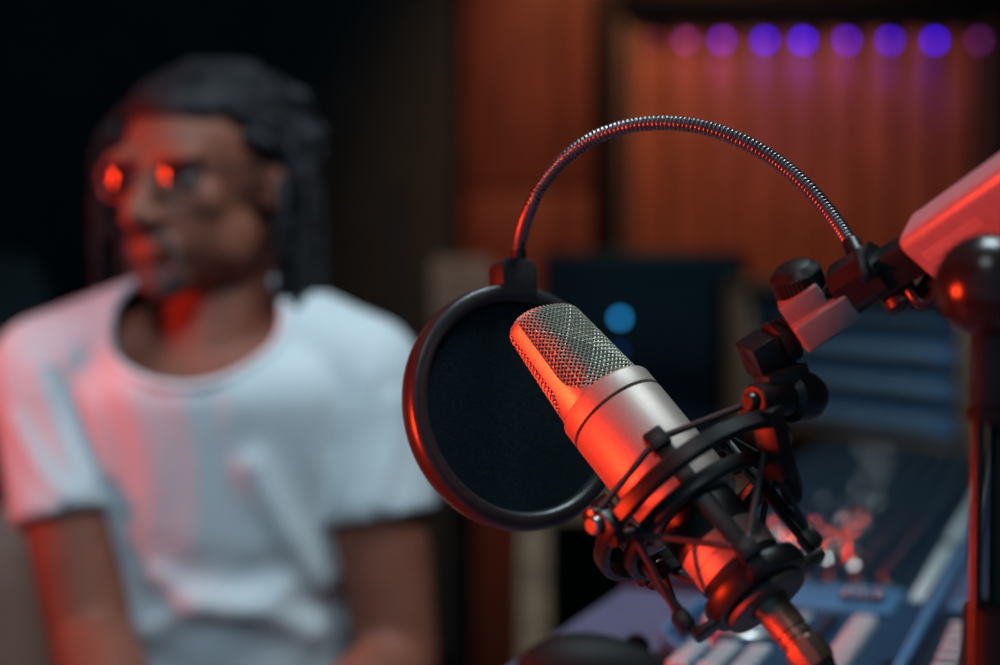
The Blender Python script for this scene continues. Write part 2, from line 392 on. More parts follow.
mb = MB(); mb.tube(spline([(-1.10, 2.80, .42), (-1.13, 2.90, .46), (-1.12, 2.95, .6), (-1.10, 2.94, .75)]), .02, 12); part('back_bar', mb, M['plastic'], oc)
for k in range(5):
    a = k * 2 * PI / 5 + .3
    mb = MB(); e = V((-1.02 + .30 * math.cos(a), 2.62 + .30 * math.sin(a), .075)); mb.tube([(-1.02, 2.62, .10), e], [.026, .016], 10); l = part('leg', mb, M['plastic'], oc)
    mb = MB(); mb.lathe([(.0, -.011), (.026, -.011), (.03, -.008), (.03, .008), (.026, .011), (0, .011)], Matrix.Translation((e.x, e.y, .03)) @ Matrix.Rotation(a, 4, 'Z') @ Matrix.Rotation(PI / 2, 4, 'X'), 18); part('caster', mb, M['plastic'], l)

# ------------------------------------------------------------------ the desk and the mixing console
TH = math.radians(20.3)
G = V((math.sin(TH), math.cos(TH), 0)); H = V((math.cos(TH), -math.sin(TH), 0)); ZT = .84
O3 = V((.115, 1.177, 0))
DM = basis(H, G, V((0, 0, 1)), O3)                      # desk frame: x to the right, y away, z up
def dbox(mb, x0, x1, y0, y1, z0, z1, bevel=0.0):
    return mb.box((x1 - x0, y1 - y0, z1 - z0), DM @ Matrix.Translation(((x0 + x1) / 2, (y0 + y1) / 2, (z0 + z1) / 2)), bevel)
def dpt(x, y, z): return DM @ V((x, y, z))
dk = thing('studio_desk', dpt(.35, .4, 0), 'grey purple studio desk carrying the mixing console', 'desk')
mb = MB(); dbox(mb, -.094, 1.0, -.62, 1.98, ZT - .035, ZT, .006); part('desktop', mb, M['desk'], dk)
for (a, b_) in ((-.06, -.55), (.94, -.55), (-.06, 1.9), (.94, 1.9)):
    mb = MB(); dbox(mb, a, a + .05, b_, b_ + .05, 0, ZT - .035, .004); part('leg', mb, M['frame_dark'], dk)
mb = MB(); dbox(mb, -.01, .94, 1.86, 1.88, .3, ZT - .035, .003); part('modesty_panel', mb, M['frame_dark'], dk)

mc = thing('mixing_console', dpt(.08, .3, ZT), 'dark blue mixing console with knobs, pale keys and a jog wheel on the desk', 'mixing console')
ZC = .853
mb = MB()                                               # front panel with its cut-off left corner
poly = [(0, 0), (.05, -.09), (.05, -.20), (.165, -.20), (.165, .21), (0.004, .21)]
vs = [DM @ V((x, y, z)) for z in (ZT, ZC) for x, y in poly]; n = len(poly)
mb.add(vs, [list(range(n))[::-1], list(range(n, 2 * n))] + [[i, (i + 1) % n, n + (i + 1) % n, n + i] for i in range(n)])
part('control_surface', mb, M['console'], mc)
mb = MB(); dbox(mb, -.094, .172, .215, 1.25, ZT, ZC - .001, .003); part('channel_bank', mb, M['console_dark'], mc)
mb = MB(); pth = [(0.002, .21), (0, 0), (.05, -.09), (.05, -.20)]
for a, b_ in zip(pth[:-1], pth[1:]):
    mt, L = along(dpt(a[0], a[1], ZC + .001), dpt(b_[0], b_[1], ZC + .001), V((0, 0, 1))); mb.box((.006, .006, L + .004), mt, .0015)
part('edge_trim', mb, M['console_edge'], mc)
mb = MB(); dbox(mb, .0, .147, .112, .205, ZC - .004, ZC + .005, .003); br = part('display_bridge', mb, M['console_edge'], mc)
mb = MB(); dbox(mb, .104, .138, .138, .154, ZC + .006, ZC + .0075); part('display', mb, M['screen'], br)
for k in range(3):
    mb = MB(); q = dpt(.106 + k * .012, .166, ZC + .007); mb.sphere(q, (.0035, .0035, .003), 14, 8); part('status_lamp', mb, M['chrome'], br)
mb = MB(); dbox(mb, .168, .176, -.20, 1.25, ZT, ZC + .006, .002); part('right_rail', mb, M['console_edge'], mc)
for ya, yb in ((.178, .445), (.475, .72), (.745, .98), (1.005, 1.22)):
    mb = MB(); dbox(mb, .1515, .1625, ya, yb, ZC, ZC + .002, .0008); part('label_strip', mb, M['strip'], mc)
# jog wheel
q = dpt(.053, .030, ZC)
jw = MB(); jw.lathe([(.029, 0), (.029, .008), (.0275, .0105), (.024, .0115), (0, .0105)], Matrix.Translation(q), 40); jo = part('jog_wheel', jw, M['key_white'], mc, 'round pale jog wheel')
jw = MB(); jw.lathe([(.0315, 0), (.0315, .004), (.030, .005), (.030, 0)], Matrix.Translation(q), 40); part('wheel_rim', jw, M['chrome'], jo)
# pale keys: column of fader caps and the cluster under the microphone
def copies(proto, pts):
    first = True; out = []
    for p in pts:
        if first: proto.location = p; first = False; out.append(proto); continue
        c = copy_tree(proto, proto.parent); c.location = p; out.append(c)
    return out
def proto_part(name, mb, material):                     # a part modelled at its own origin, placed relative to the console
    o = mesh_obj(name, mb, material); o.parent = mc; LOC[o.name] = V((0, 0, 0)); return o
mc_loc = LOC[mc.name]
RZ = Matrix.Rotation(-TH, 4, 'Z')
def cpt(x, y, z=ZC): return dpt(x, y, z) - mc_loc
kb = MB(); kb.box((.020, .0115, .010), RZ @ Matrix.Translation((0, 0, .005)), .0025, taper=.8)
copies(proto_part('fader_cap', kb, M['key_white']), [cpt(.133, -.190 + k * .0215) for k in range(13)])
kb = MB(); kb.box((.016, .012, .007), RZ @ Matrix.Translation((0, 0, .0035)), .002, taper=.85)
copies(proto_part('pale_key', kb, M['key_white']), [cpt(.036 + i * .021, -.132 + j * .019) for j in range(6) for i in range(3) if not (i == 0 and j < 2)])
kb = MB(); kb.lathe([(.0045, 0), (.0045, .006), (.0035, .0075), (0, .0075)], None, 14)
copies(proto_part('black_button', kb, M['knob_dark']), [cpt(.109, -.15 + k * .015) for k in range(16)])
kb = MB(); kb.box((.010, .006, .005), RZ @ Matrix.Translation((0, 0, .0025)), .0015)
copies(proto_part('small_switch', kb, M['key_white']), [cpt(.088 + i * .014, .085 - j * .016) for i in range(1) for j in range(3)])
# channel knobs
kb = MB(); kb.lathe([(.0085, 0), (.0085, .002), (.0068, .0035), (.0062, .013), (.005, .0145), (0, .0145)], None, 14)
RK0, RK1 = V((.405, 2.75, 0)), V((.64, 2.25, 0))
RD = (RK1 - RK0).normalized(); RN = V((RD.y, -RD.x, 0)); RN = RN if RN.x < 0 else -RN      # rack front faces RN
def clear_of_rack(p): return (p - RK0).dot(RN) > .04
metal = [(.076, .389), (.058, .405), (.075, .44), (.035, .46), (.06, .50), (.042, .56), (.062, .60), (.040, .66), (.058, .70),
         (.030, .74), (.050, .79), (.028, .84), (.046, .88), (.022, .93), (.02, .40), (-.005, .45), (.068, .54), (.012, .62), (.020, .98), (.002, 1.03), (.022, 1.08), (.004, 1.12), (-.02, 1.10), (.06, .34), (.036, .36), (.09, .31), (.012, .33), (.07, .46), (.05, .65)]
kpts = []
for j in range(33):
    for i in range(10):
        x, y = -.075 + i * .0225, .240 + j * .030
        if clear_of_rack(dpt(x, y, 0)) and all((x - a) ** 2 + (y - b_) ** 2 > .018 ** 2 for a, b_ in metal): kpts.append((y, x))
kpts.sort()
copies(proto_part('channel_knob', kb, M['knob_dark']), [cpt(x, y, ZC - .001) for y, x in kpts[:100]])
rest = MB()
for y, x in kpts[100:]:
    rest.lathe([(.0085, 0), (.0085, .002), (.0068, .0035), (.0062, .013), (.005, .0145), (0, .0145)], Matrix.Translation(dpt(x, y, ZC - .001)), 12)
o = part('channel_knobs', rest, M['knob_dark'], mc); o['kind'] = 'stuff'
kb = MB(); kb.lathe([(.0095, 0), (.0095, .003), (.0075, .005), (.0072, .016), (.0055, .0185), (0, .0188)], None, 18)
mk = proto_part('metal_knob', kb, M['chrome'])
copies(mk, [cpt(a, b_, ZC - .001) for a, b_ in metal if clear_of_rack(dpt(a, b_, 0))])

# second control unit on the right
m2 = thing('controller', dpt(.25, .05, ZT), 'black control unit with rows of keys beside the mixing console, under the boom stand', 'control unit')
mb = MB(); dbox(mb, .180, .34, -.2, .185, ZT, ZC, .004); part('case', mb, M['console_dark'], m2)
mb = MB(); dbox(mb, .184, .33, .145, .18, ZC, ZC + .004, .0015); lp = part('label_plate', mb, M['console_edge'], m2)
mb = MB()
for k in range(7): dbox(mb, .195 + k * .017, .205 + k * .017, .155, .165, ZC + .004, ZC + .005)
part('label_marks', mb, M['strip'], lp)
for i in range(4):
    for j in range(9):
        if i == 0 and j > 7: continue
        mb = MB(); x, y = .200 + i * .022, -.10 + j * .026
        mb.box((.016, .009, .008), DM @ Matrix.Translation((x, y, ZC + .003)), .002); part('key', mb, M['key_white'] if i in (0,) else M['beige'], m2)

# rack case with outboard units standing across the back of the desk
RB = ZC
def rbox(mb, a0, a1, n0, n1, z0, z1, bevel=0.0):        # a along the front, n towards its front
    mt = basis(RD, RN, V((0, 0, 1)), RK0)
    return mb.box((a1 - a0, n1 - n0, z1 - z0), mt @ Matrix.Translation(((a0 + a1) / 2, (n0 + n1) / 2, (z0 + z1) / 2)), bevel)
RL = (RK1 - RK0).length
rk = thing('rack_case', RK0 + RD * RL / 2 + V((0, 0, RB)), 'open wooden rack case holding grey blue rack units at the back of the desk', 'rack case')
mb = MB(); rbox(mb, -.03, .025, -.26, .02, RB, RB + .215, .003); part('side_panel', mb, M['wood'], rk)
mb = MB(); rbox(mb, RL - .012, RL + .025, -.26, .02, RB, RB + .215, .003); part('side_panel', mb, M['wood'], rk)
mb = MB(); rbox(mb, -.03, RL + .025, -.26, .02, RB + .215, RB + .237, .003); part('top_board', mb, M['wood'], rk)
mb = MB(); rbox(mb, .025, RL - .012, -.26, -.24, RB, RB + .215); part('back_panel', mb, M['rack_dark'], rk)
mb = MB(); rbox(mb, .025, RL - .012, -.26, .0, RB, RB + .012, .002); part('bottom_board', mb, M['wood'], rk)
pos = ['topmost', 'second from the top', 'third from the top', 'lowest']
for k in range(4):
    zb = RB + .215 - .05 * (k + 1) + .002
    t = thing('rack_unit', RK0 + RD * RL / 2 + V((0, 0, zb)), 'grey blue rack unit in the wooden rack case, %s' % pos[k], 'rack unit', 'grey blue units in the rack case')
    mb = MB(); rbox(mb, .028, RL - .015, -.2, -.004, zb, zb + .040, .001); part('chassis', mb, M['rack_dark'], t)
    mb = MB(); rbox(mb, .028, RL - .015, -.004, .002, zb, zb + .034, .001); part('faceplate', mb, M['rack_panel'], t)
    mb = MB()
    for i in range(24): rbox(mb, .12 + i * .015, .13 + i * .015, .002, .006, zb + .012, zb + .022, .001)
    part('push_buttons', mb, M['strip'], t)
    for i in (0, 1):
        mb = MB(); q = RK0 + RD * (.055 + .035 * i) + RN * .002 + V((0, 0, zb + .017))
        mb.lathe([(.009, 0), (.008, .012), (0, .012)], basis(RD, V((0, 0, 1)), RN, q), 16); part('knob', mb, M['knob_dark'], t)

# computer mouse at the near edge of the desk
mq = dpt(-.025, -.085, ZT)
cm = thing('computer_mouse', mq, 'black computer mouse with a cable at the near left edge of the desk', 'mouse')
mdir = (V((1, .12, 0))).normalized(); mt = basis(mdir, V((0, 0, 1)).cross(mdir), V((0, 0, 1)), mq)
b = MB(); bm = bmesh.new(); bmesh.ops.create_uvsphere(bm, u_segments=32, v_segments=18, radius=1)
for v in bm.verts:
    x, y, z = v.co
    v.co = V((x * .054, y * .029 * (1 - .12 * x), max(z, -.02) * (.030 + .006 * -x)))
b.bm(bm, mt); part('body', b, M['rubber'], cm)
b = MB(); b.lathe([(0, -.003), (.009, -.003), (.009, .003), (0, .003)], mt @ Matrix.Translation((.030, 0, .020)) @ Matrix.Rotation(PI / 2, 4, 'X'), 18); part('scroll_wheel', b, M['rubber'], cm)
b = MB(); pts = spline([mt @ V((.05, 0, .012)), mt @ V((.085, .004, .004)), mt @ V((.13, .0, .003)), mt @ V((.165, -.012, .003)), mt @ V((.20, -.05, .0165))])
b.tube(pts, .0028, 10); part('cable', b, M['rubber'], cm)

# ------------------------------------------------------------------ microphone (frame: x = v, y = w, z = down the axis, origin at the head's top)
TAU = math.radians(28)
AX = cdir(.616 * math.cos(TAU), -.788 * math.cos(TAU), math.sin(TAU))
vv = cdir(.788, .616, 0); vv = (vv - AX * vv.dot(AX)).normalized()
ww = AX.cross(vv)
if ww.dot(-FWD) < 0: ww = -ww
SR = .0593; GR = .0698                                   # head length, groove
Q3 = P(609, 405, .84)
TOP = Q3 - AX * .062
SB = .188
if vv.cross(ww).dot(AX) > 0: MX = basis(vv, ww, AX, TOP + AX * SB)
else: MX = basis(vv, ww, AX, TOP + AX * SB)
HAND = 1 if vv.cross(ww).dot(AX) > 0 else -1
# right handed frame for the empty: x = HAND*v
MX = basis(vv * HAND, ww, AX, TOP + AX * SB)
def L(v, w, s): return V((v * HAND, w, s - SB))
def polar(th, r, s): return L(r * math.cos(th), r * math.sin(th), s)
mic = thing('condenser_microphone', None, 'champagne silver studio condenser microphone with a woven grille, held slanting in the shock mount', 'microphone', mtx=MX)
LM = Matrix.Translation((0, 0, -SB))                     # lathe profiles given as (r, s)
PH = math.radians(38)
nF = (math.cos(PH), math.sin(PH)); tF = (-math.sin(PH), math.cos(PH))
def hW(s): return .0219 + .0025 * (s / SR)
def hD(s): return .0132 + .0062 * (s / SR)
PEXP = 2.5; RC = .0054
def inset(s): return 0 if s >= RC else RC - math.sqrt(max(0, RC * RC - (RC - s) ** 2))
def sup(q, W, D):
    c, s_ = math.cos(q), math.sin(q)
    return (W * math.copysign(abs(s_) ** (2 / PEXP), s_), D * math.copysign(abs(c) ** (2 / PEXP), c))
def head_pt(q, s, side, off=0.0):
    """q: -90..90 deg over the front half; s < 0 runs over the flat top"""
    W, D = hW(max(s, 0)), hD(max(s, 0)); i = inset(max(s, 0))
    k = 1.0
    W -= i; D -= i
    if s < 0: k = max(0.0, 1 + s / D)
    t, n_ = sup(q, W + off, D + off)
    n_ *= k * side
    ss_ = max(s, 0) - (off if s <= RC * .5 else 0)
    return L(t * tF[0] + n_ * nF[0], t * tF[1] + n_ * nF[1], ss_)
# arc length table for the mean section
NQ = 400; qs = [-PI / 2 + PI * i / NQ for i in range(NQ + 1)]; acc = [0]
for i in range(NQ):
    a = sup(qs[i], hW(.03), hD(.03)); b_ = sup(qs[i + 1], hW(.03), hD(.03)); acc.append(acc[-1] + math.hypot(a[0] - b_[0], a[1] - b_[1]))
ARC = acc[-1]
def q_at(x):
    x = min(max(x + ARC / 2, 0), ARC)
    lo = int(x / ARC * NQ); lo = min(max(lo, 0), NQ - 1)
    while lo > 0 and acc[lo] > x: lo -= 1
    while lo < NQ - 1 and acc[lo + 1] < x: lo += 1
    return qs[lo] + (qs[lo + 1] - qs[lo]) * (x - acc[lo]) / max(1e-9, acc[lo + 1] - acc[lo])
WP = .00205                                              # weave pitch
def weave(side):
    mb = MB(); wr = .00044; amp = .00042; step = WP / 5
    xl = ARC / 2 - .0012; s0, s1 = -.010, SR - .0005
    for fam in (1, -1):
        # lines x*cos + fam*s*sin = c
        c = -1.0 * (abs(xl) + s1) ; 
        k0 = int(-.08 / WP); k1 = int(.08 / WP)
        for k in range(k0, k1):
            cc = k * WP; run = []; i = int(-.09 / step)
            while i * step < .09:
                u = i * step; i += 1
                x = (cc + u) * .70710678; s = fam * (u - cc) * .70710678
                ok = -xl < x < xl and s0 < s < s1
                if ok:
                    ph = math.cos(PI * u / WP) * (1 if k % 2 else -1) * fam
                    run.append(head_pt(q_at(x), s, side, amp * ph))
                if (not ok or i * step >= .09) and run:
                    if len(run) > 3: mb.tube(run, wr, 4, cap=False)
                    run = []
    return mb
for side in (1, -1): part('grille_mesh', weave(side), M['mic_wire'], mic, sharp=80)
def shell(off, s_list, nseg=72):
    mb = MB(); vs = []
    for s in s_list:
        for k in range(nseg):
            a = 2 * PI * k / nseg; W = hW(s) - inset(s) + off; D = hD(s) - inset(s) + off
            c, s_ = math.cos(a), math.sin(a)
            t = W * math.copysign(abs(s_) ** (2 / PEXP), s_); n_ = D * math.copysign(abs(c) ** (2 / PEXP), c)
            vs.append(L(t * tF[0] + n_ * nF[0], t * tF[1] + n_ * nF[1], s - off * .5 if s < .002 else s))
    n = len(s_list); fs = [[i * nseg + k, i * nseg + (k + 1) % nseg, (i + 1) * nseg + (k + 1) % nseg, (i + 1) * nseg + k] for i in range(n - 1) for k in range(nseg)]
    fs += [list(range(nseg)), [(n - 1) * nseg + k for k in range(nseg)]]
    return mb.add(vs, fs)
part('grille_foam', shell(-.0016, [.0015, .003, .005, .0075, .02, .04, SR]), M['mic_core'], mic)
# metal frame: an arch between the two mesh faces, flaring out above the rim
def frame_mesh():
    rows = []
    def hw(s): return .0036 + (0.0105 * max(0, (s - (SR - .016)) / .016) ** 2.2)
    path = []
    sl = [SR - i * .0015 for i in range(int((SR - RC) / .0015) + 1)]
    cl = [RC * (1 - math.sin(a)) for a in [PI / 2 * i / 10 for i in range(1, 11)]]
    out = 0.0009
    sv = sl + cl
    NC = 10
    def pt(sgn, s, n_, off):
        W = hW(s) - inset(s); D = hD(s) - inset(s)
        k = min(1, abs(n_) / max(D, 1e-6)); t = W * (max(0, 1 - k ** PEXP)) ** (1 / PEXP)
        # push outwards along the section normal (mostly t) and upwards over the corner
        up = 0 if s >= RC else (RC - s) / RC
        return L(sgn * (t + off * (1 - up ** 2)) * tF[0] + n_ * nF[0] * (1 + off / .02), sgn * (t + off * (1 - up ** 2)) * tF[1] + n_ * nF[1] * (1 + off / .02), s - off * up)
    mb = MB()
    for off_pair in ((out, -.0012),):
        grids = []
        for off in off_pair:
            g = []
            for s in sv: g.append([pt(1, s, hw(s) * (2 * j / NC - 1), off) for j in range(NC + 1)])
            for f in (.6, .2, -.2, -.6):
                W = hW(0) - RC
                g.append([L(f * W * tF[0] + hw(0) * (2 * j / NC - 1) * nF[0], f * W * tF[1] + hw(0) * (2 * j / NC - 1) * nF[1], -off) for j in range(NC + 1)])
            for s in sv[::-1]: g.append([pt(-1, s, hw(s) * (2 * j / NC - 1), off) for j in range(NC + 1)])
            grids.append(g)
        R = len(grids[0]); C = NC + 1; vs = [p for g in grids for row in g for p in row]; N = R * C; fs = []
        for i in range(R - 1):
            for j in range(C - 1):
                fs.append([i * C + j, i * C + j + 1, (i + 1) * C + j + 1, (i + 1) * C + j])
                fs.append([N + i * C + j, N + (i + 1) * C + j, N + (i + 1) * C + j + 1, N + i * C + j + 1])
            for j in (0, C - 1):
                fs.append([i * C + j, (i + 1) * C + j, N + (i + 1) * C + j, N + i * C + j])
        mb.add(vs, fs)
    return mb
part('head_frame', frame_mesh(), M['mic_frame'], mic, sharp=50)
b = MB(); b.lathe([(0, SR - .0006), (.0246, SR - .0006), (.0256, SR + .0002), (.0260, SR + .0012), (.0260, GR - .0004), (.0250, GR)], LM, 96)
part('collar', b, M['mic_silver'], mic)
b = MB(); b.lathe([(.0246, GR - .0004), (.0246, GR + .0018)], LM, 96); part('groove', b, M['groove'], mic)
b = MB(); b.lathe([(.0250, GR + .0012), (.0258, GR + .0014), (.0261, GR + .0020), (.0261, .1315), (.0255, .1335), (.0240, .135), (.0205, .135)], LM, 96)
part('body', b, M['mic_silver'], mic)
b = MB(); b.lathe([(.0205, .1345), (.0212, .137), (.0212, .1540), (.0195, .1540)], LM, 72); part('lower_housing', b, M['mic_black'], mic)
b = MB(); b.lathe([(.0195, .1538), (.0216, .1540), (.0218, .1546), (.0218, .1629), (.0213, .1631), (.0213, .1637), (.0218, .1639), (.0218, .1706), (.0205, .1712)], LM, 72); part('metal_ring', b, M['mic_silver'], mic)
b = MB(); b.lathe([(.0212, .1710), (.0209, .1730), (.0185, .1790), (.016, .1815), (0, .1815)], LM, 72); part('end_cap', b, M['mic_black'], mic)

# ------------------------------------------------------------------ shock mount
sm = thing('shock_mount', None, 'black spider shock mount with two rings and elastic cords around the microphone', 'shock mount', mtx=MX)
b = MB(); b.lathe([(.0165, .1820), (.0190, .1790), (.0245, .1768), (.0264, .1772), (.0270, .1785), (.0270, .1840), (.0260, .1870), (.0225, .1880), (.0100, .1880), (.0100, .1820)], LM, 72, close=True)
part('base_cup', b, M['plastic'], sm)
b = MB(); b.lathe([(.0100, .1880), (.0210, .1880), (.0217, .1885), (.0217, .1913), (.0210, .1920), (.0135, .1925), (.0100, .1925)], LM, 64, close=True)
part('lock_nut', b, M['nut'], sm)
b = MB(); b.ring(.0408, .1376, .0050, .0080, 96, .25, mtx=LM); part('inner_ring', b, M['plastic'], sm)
OV = .004
b = MB(); b.ring(.0545, .1285, .0056, .0092, 112, .28, mtx=Matrix.Translation(L(OV, 0, 0) - L(0, 0, 0)) @ LM); part('outer_ring', b, M['plastic'], sm)
def pbox(mb, th, r0, r1, width, s0, s1, bevel=.0006, off=0):
    """box in the mount's frame: radial r0..r1, tangential width, axial s0..s1"""
    d = (polar(th, 1, 0) - polar(th, 0, 0)).normalized(); z = V((0, 0, 1)); t = z.cross(d)
    c = polar(th, (r0 + r1) / 2, (s0 + s1) / 2) + t * off
    return mb.box((r1 - r0, width, abs(s1 - s0)), basis(d, t, z, c), bevel)
BAR = [math.radians(a) for a in (80, 167, 260, 339)]
for th in BAR:
    b = MB(); pbox(b, th, .0345, .0375, .0090, .108, .1870, .0006); pbox(b, th, .0215, .0370, .0110, .1832, .1875, .0008)
    pbox(b, th, .0337, .0347, .0030, .110, .172, .0003)
    a = part('cradle_arm', b, M['plastic'], sm)
    b = MB(); pbox(b, th, .0300, .0400, .0105, .102, .1125, .0012); part('upper_clip', b, M['plastic'], a)
    b = MB(); pbox(b, th, .0335, .0415, .0105, .1710, .1810, .0012); part('lower_clip', b, M['plastic'], a)
HK = [math.radians(a) for a in (45, 135, 225, 315)]
def rpol(th, r, s): return polar(th, r, s) + (L(OV, 0, 0) - L(0, 0, 0))
MXI = MX.inverted()
def W2M(p): return MXI @ p
for i, th in enumerate(HK):
    if i == 0: continue                                  # the front right hook is the swivel itself
    d = (polar(th, 1, 0) - polar(th, 0, 0)).normalized(); z = V((0, 0, 1)); t = z.cross(d)
    b = MB(); b.box((.0075, .013, .013), basis(d, t, z, rpol(th, .0585, .1285)), .0015)
    h = part('cord_hook', b, M['plastic'], sm)
    b = MB(); b.lathe([(.0036, -.006), (.0036, .003), (.0046, .0032), (.0046, .006), (.003, .0066), (0, .0066)], basis(t, z, d, rpol(th, .0580, .1205)), 18); b.lathe([(.0036, -.012), (.0046, -.0118), (.0046, -.0098), (.0034, -.0096), (.0034, .004)], basis(t, z, d, rpol(th, .0570, .1355)), 18)
    part('hook_pin', b, M['plastic_gloss'], h)
    b = MB(); b.lathe([(.0033, .004), (.0045, .0041), (.0045, .0085), (.0036, .0094), (0, .0094)], basis(t, z, d, rpol(th, .0570, .1250)), 18)
    part('pin_cap', b, M['chrome'], h, 'bright metal pin cap')
for i, th in enumerate(HK):
    for bth in (BAR[i - 1], BAR[i]):
        for up in (True, False):
            p0 = rpol(th, .0600, .1205) if up else rpol(th, .0475, .1355)
            if i == 0: p0 = W2M(P(751, 403, .792)) if up else W2M(P(765, 448, .789))
            p1 = polar(bth, .0385, .1075 if up else .1760)
            r_ = .00165
            b = MB(); b.tube([p0, p0.lerp(p1, .3), p0.lerp(p1, .7), p1], r_, 10); part('elastic_cord', b, M['cord'], sm)
# swivel that carries the mount (in the mount's own frame)
hubA, hubB = P(753, 402, .790), P(800, 397, .808)
mt, LL = along(hubA, hubB, UP)
b = MB(); b.lathe([(0, -LL / 2), (.0075, -LL / 2), (.0085, -LL / 2 + .001), (.0088, LL / 2), (0, LL / 2)], MXI @ mt, 32); part('swivel_barrel', b, M['plastic'], sm)
b = MB(); b.lathe([(0, -LL / 2 - .004), (.0035, -LL / 2 - .004), (.0046, -LL / 2 - .0025), (.0046, -LL / 2 + .001), (0, -LL / 2 + .001)], MXI @ mt, 20); part('swivel_screw', b, M['plastic_gloss'], sm)
b = MB(); b.lathe([(.009, LL / 2 - .010), (.0120, LL / 2 - .007), (.0125, LL / 2 + .001), (.0118, LL / 2 + .006), (.0085, LL / 2 + .011), (.004, LL / 2 + .0135), (0, LL / 2 + .014)], MXI @ mt, 40); part('swivel_knob', b, M['plastic'], sm)
mt, LL2 = along(P(766, 408, .785), P(781, 478, .790), cdir(-.72, .1, .7))
b = MB(); b.box((.0130, .0105, LL2), MXI @ mt, .0012); part('bracket', b, M['plastic'], sm)
mt, LL2 = along(P(775, 430, .812), P(795, 500, .822), cdir(.8, .3, .3))
b = MB(); b.box((.018, .010, LL2), MXI @ mt, .004, 3); part('bracket_plate', b, M['plastic'], sm)
# lower half of the elbow: plates rising from the barrel to the joint block
mt, LL2 = along(P(762, 386, .802), P(802, 371, .808), UP)
b = MB(); b.box((.018, .010, LL2), MXI @ mt, .001); part('elbow_plate', b, M['plastic'], sm)

# ------------------------------------------------------------------ boom arm
BALL = P(988, 286, .69)
ba = thing('boom_arm', V((BALL.x, BALL.y, ZT)), 'black and pale grey boom arm with a round ball joint on an upright post', 'boom arm')
bdir = cdir(.82, .54, -.17)
jc = P(762, 355, .808)
mt = basis(cdir(.62, .40, .68), cdir(-.50, .86, -.05), V((0, 0, 1)))
x_ = cdir(.84, .50, -.2); z_ = cdir(-.47, .80, .35); z_ = (z_ - x_ * z_.dot(x_)).normalized(); y_ = z_.cross(x_)
b = MB(); b.box((.0155, .0195, .0185), basis(x_, y_, z_, jc), .0015); part('joint_block', b, M['arm_black'], ba)
wf = basis(y_, z_, x_, jc)
b = MB(); b.lathe([(0, .0075), (.0112, .0075), (.0124, .0088), (.0124, .0112), (.0106, .0124), (.0106, .0142), (.0114, .0148), (.0114, .0160), (.006, .0172), (0, .0172)], wf, 40); part('washer', b, M['rubber'], ba)
b = MB(); b.lathe([(.0062, .019), (.0062, .028)], wf, 24); b.lathe([(.0085, .022), (.0085, .0245), (.0062, .025), (.0062, .0215)], wf, 6)
part('joint_bolt', b, M['chrome'], ba)
# beam end in grey metal
ahint = cdir(-.48, .76, .22)
mt, LB = along(P(797, 337, .800), P(850, 302, .797), ahint)
b = MB(); b.box((.019, .0150, LB), mt, .0018, 3); part('beam_end', b, M['arm_grey'], ba)
mt, LB = along(P(785, 316, .803), P(822, 291, .798), ahint)
b = MB(); b.box((.015, .0130, LB), mt, .0012, 2); part('beam_tongue', b, M['arm_grey'], ba)
kc = P(799, 284, .806); kz = cdir(-.38, .86, .34); kx = kz.orthogonal().normalized(); ky = kz.cross(kx)
b = MB(); b.lathe([(0, -.004), (.0115, -.004), (.0120, -.003), (.0120, .0062), (.0108, .0078), (.0085, .0100), (.005, .0112), (0, .0115)], basis(kx, ky, kz, kc), 72, scallop=(-.0035, .0070, .055)); part('tightening_knob', b, M['plastic'], ba, sharp=18)
# dark main tube from the beam end to the cover
mt, LB = along(P(836, 301, .803), P(940, 238, .772), ahint)
b = MB(); b.box((.0165, .0185, LB), mt, .0018, 2); part('beam_tube', b, M['arm_black'], ba)
# pale square cover
c0, c1 = P(929, 256, .778), P(1085, 150, .70)
mt, LB = along(c0, c1, cdir(-.47, .70, .38))
b = MB(); b.box((.026, .037, LB), mt, .0060, 6); cv = part('arm_cover', b, M['arm_pale'], ba, 'pale grey arm cover')
b = MB()
for n, x0, hh, yy in ((16, .010, .0052, .0050), (12, .012, .0030, -.0010)):
    for k in range(n):
        zk = -LB / 2 + x0 + k * .0023
        b.box((.0003, hh, .0008), mt @ Matrix.Translation((.0130, yy, zk)), 0)
        if k % 2: b.box((.0003, .0008, .0016), mt @ Matrix.Translation((.0130, yy + hh / 2 - .0004, zk)), 0)
        if k % 3 == 0: b.box((.0003, .0008, .0016), mt @ Matrix.Translation((.0130, yy - hh / 2 + .0004, zk)), 0)
sgn_front = 1 if (mt.to_3x3() @ V((1, 0, 0))).dot(-FWD) > 0 else -1
if sgn_front < 0:
    for i, p in enumerate(b.v):
        q = mt.inverted() @ p; q.x = -q.x; b.v[i] = mt @ q
part('printed_lettering', b, M['arm_print'], cv)
# cables and a black clip hanging under the tube
b = MB(); b.tube(spline([P(884, 289, .795), P(902, 299, .795), P(922, 294, .79), P(936, 275, .785), P(945, 258, .78)]), .0050, 12); part('cable', b, M['rubber'], ba)
b = MB(); b.tube(spline([P(903, 268, .79), P(910, 290, .785), P(921, 303, .782), P(934, 297, .78), P(940, 275, .78)]), .0032, 10); part('cable', b, M['plastic_gloss'], ba)
b = MB(); b.sphere(BALL, .0220, 48, 32); part('ball_joint', b, M['plastic_gloss'], ba)
PX = BALL.x
def vcyl(x, y, r, z0, z1, n=24):
    m_ = MB(); m_.lathe([(0, z0), (r * .9, z0), (r, z0 + .001), (r, z1 - .001), (r * .9, z1), (0, z1)], Matrix.Translation((x, y, 0)), n); return m_
zb = BALL.z
zt = lambda py: P(988, py, .69).z
part('post_head', aabb(MB(), PX - .0062, PX + .0120, BALL.y - .0085, BALL.y + .0085, zt(413), zb - .015, .0035), M['arm_black'], ba)
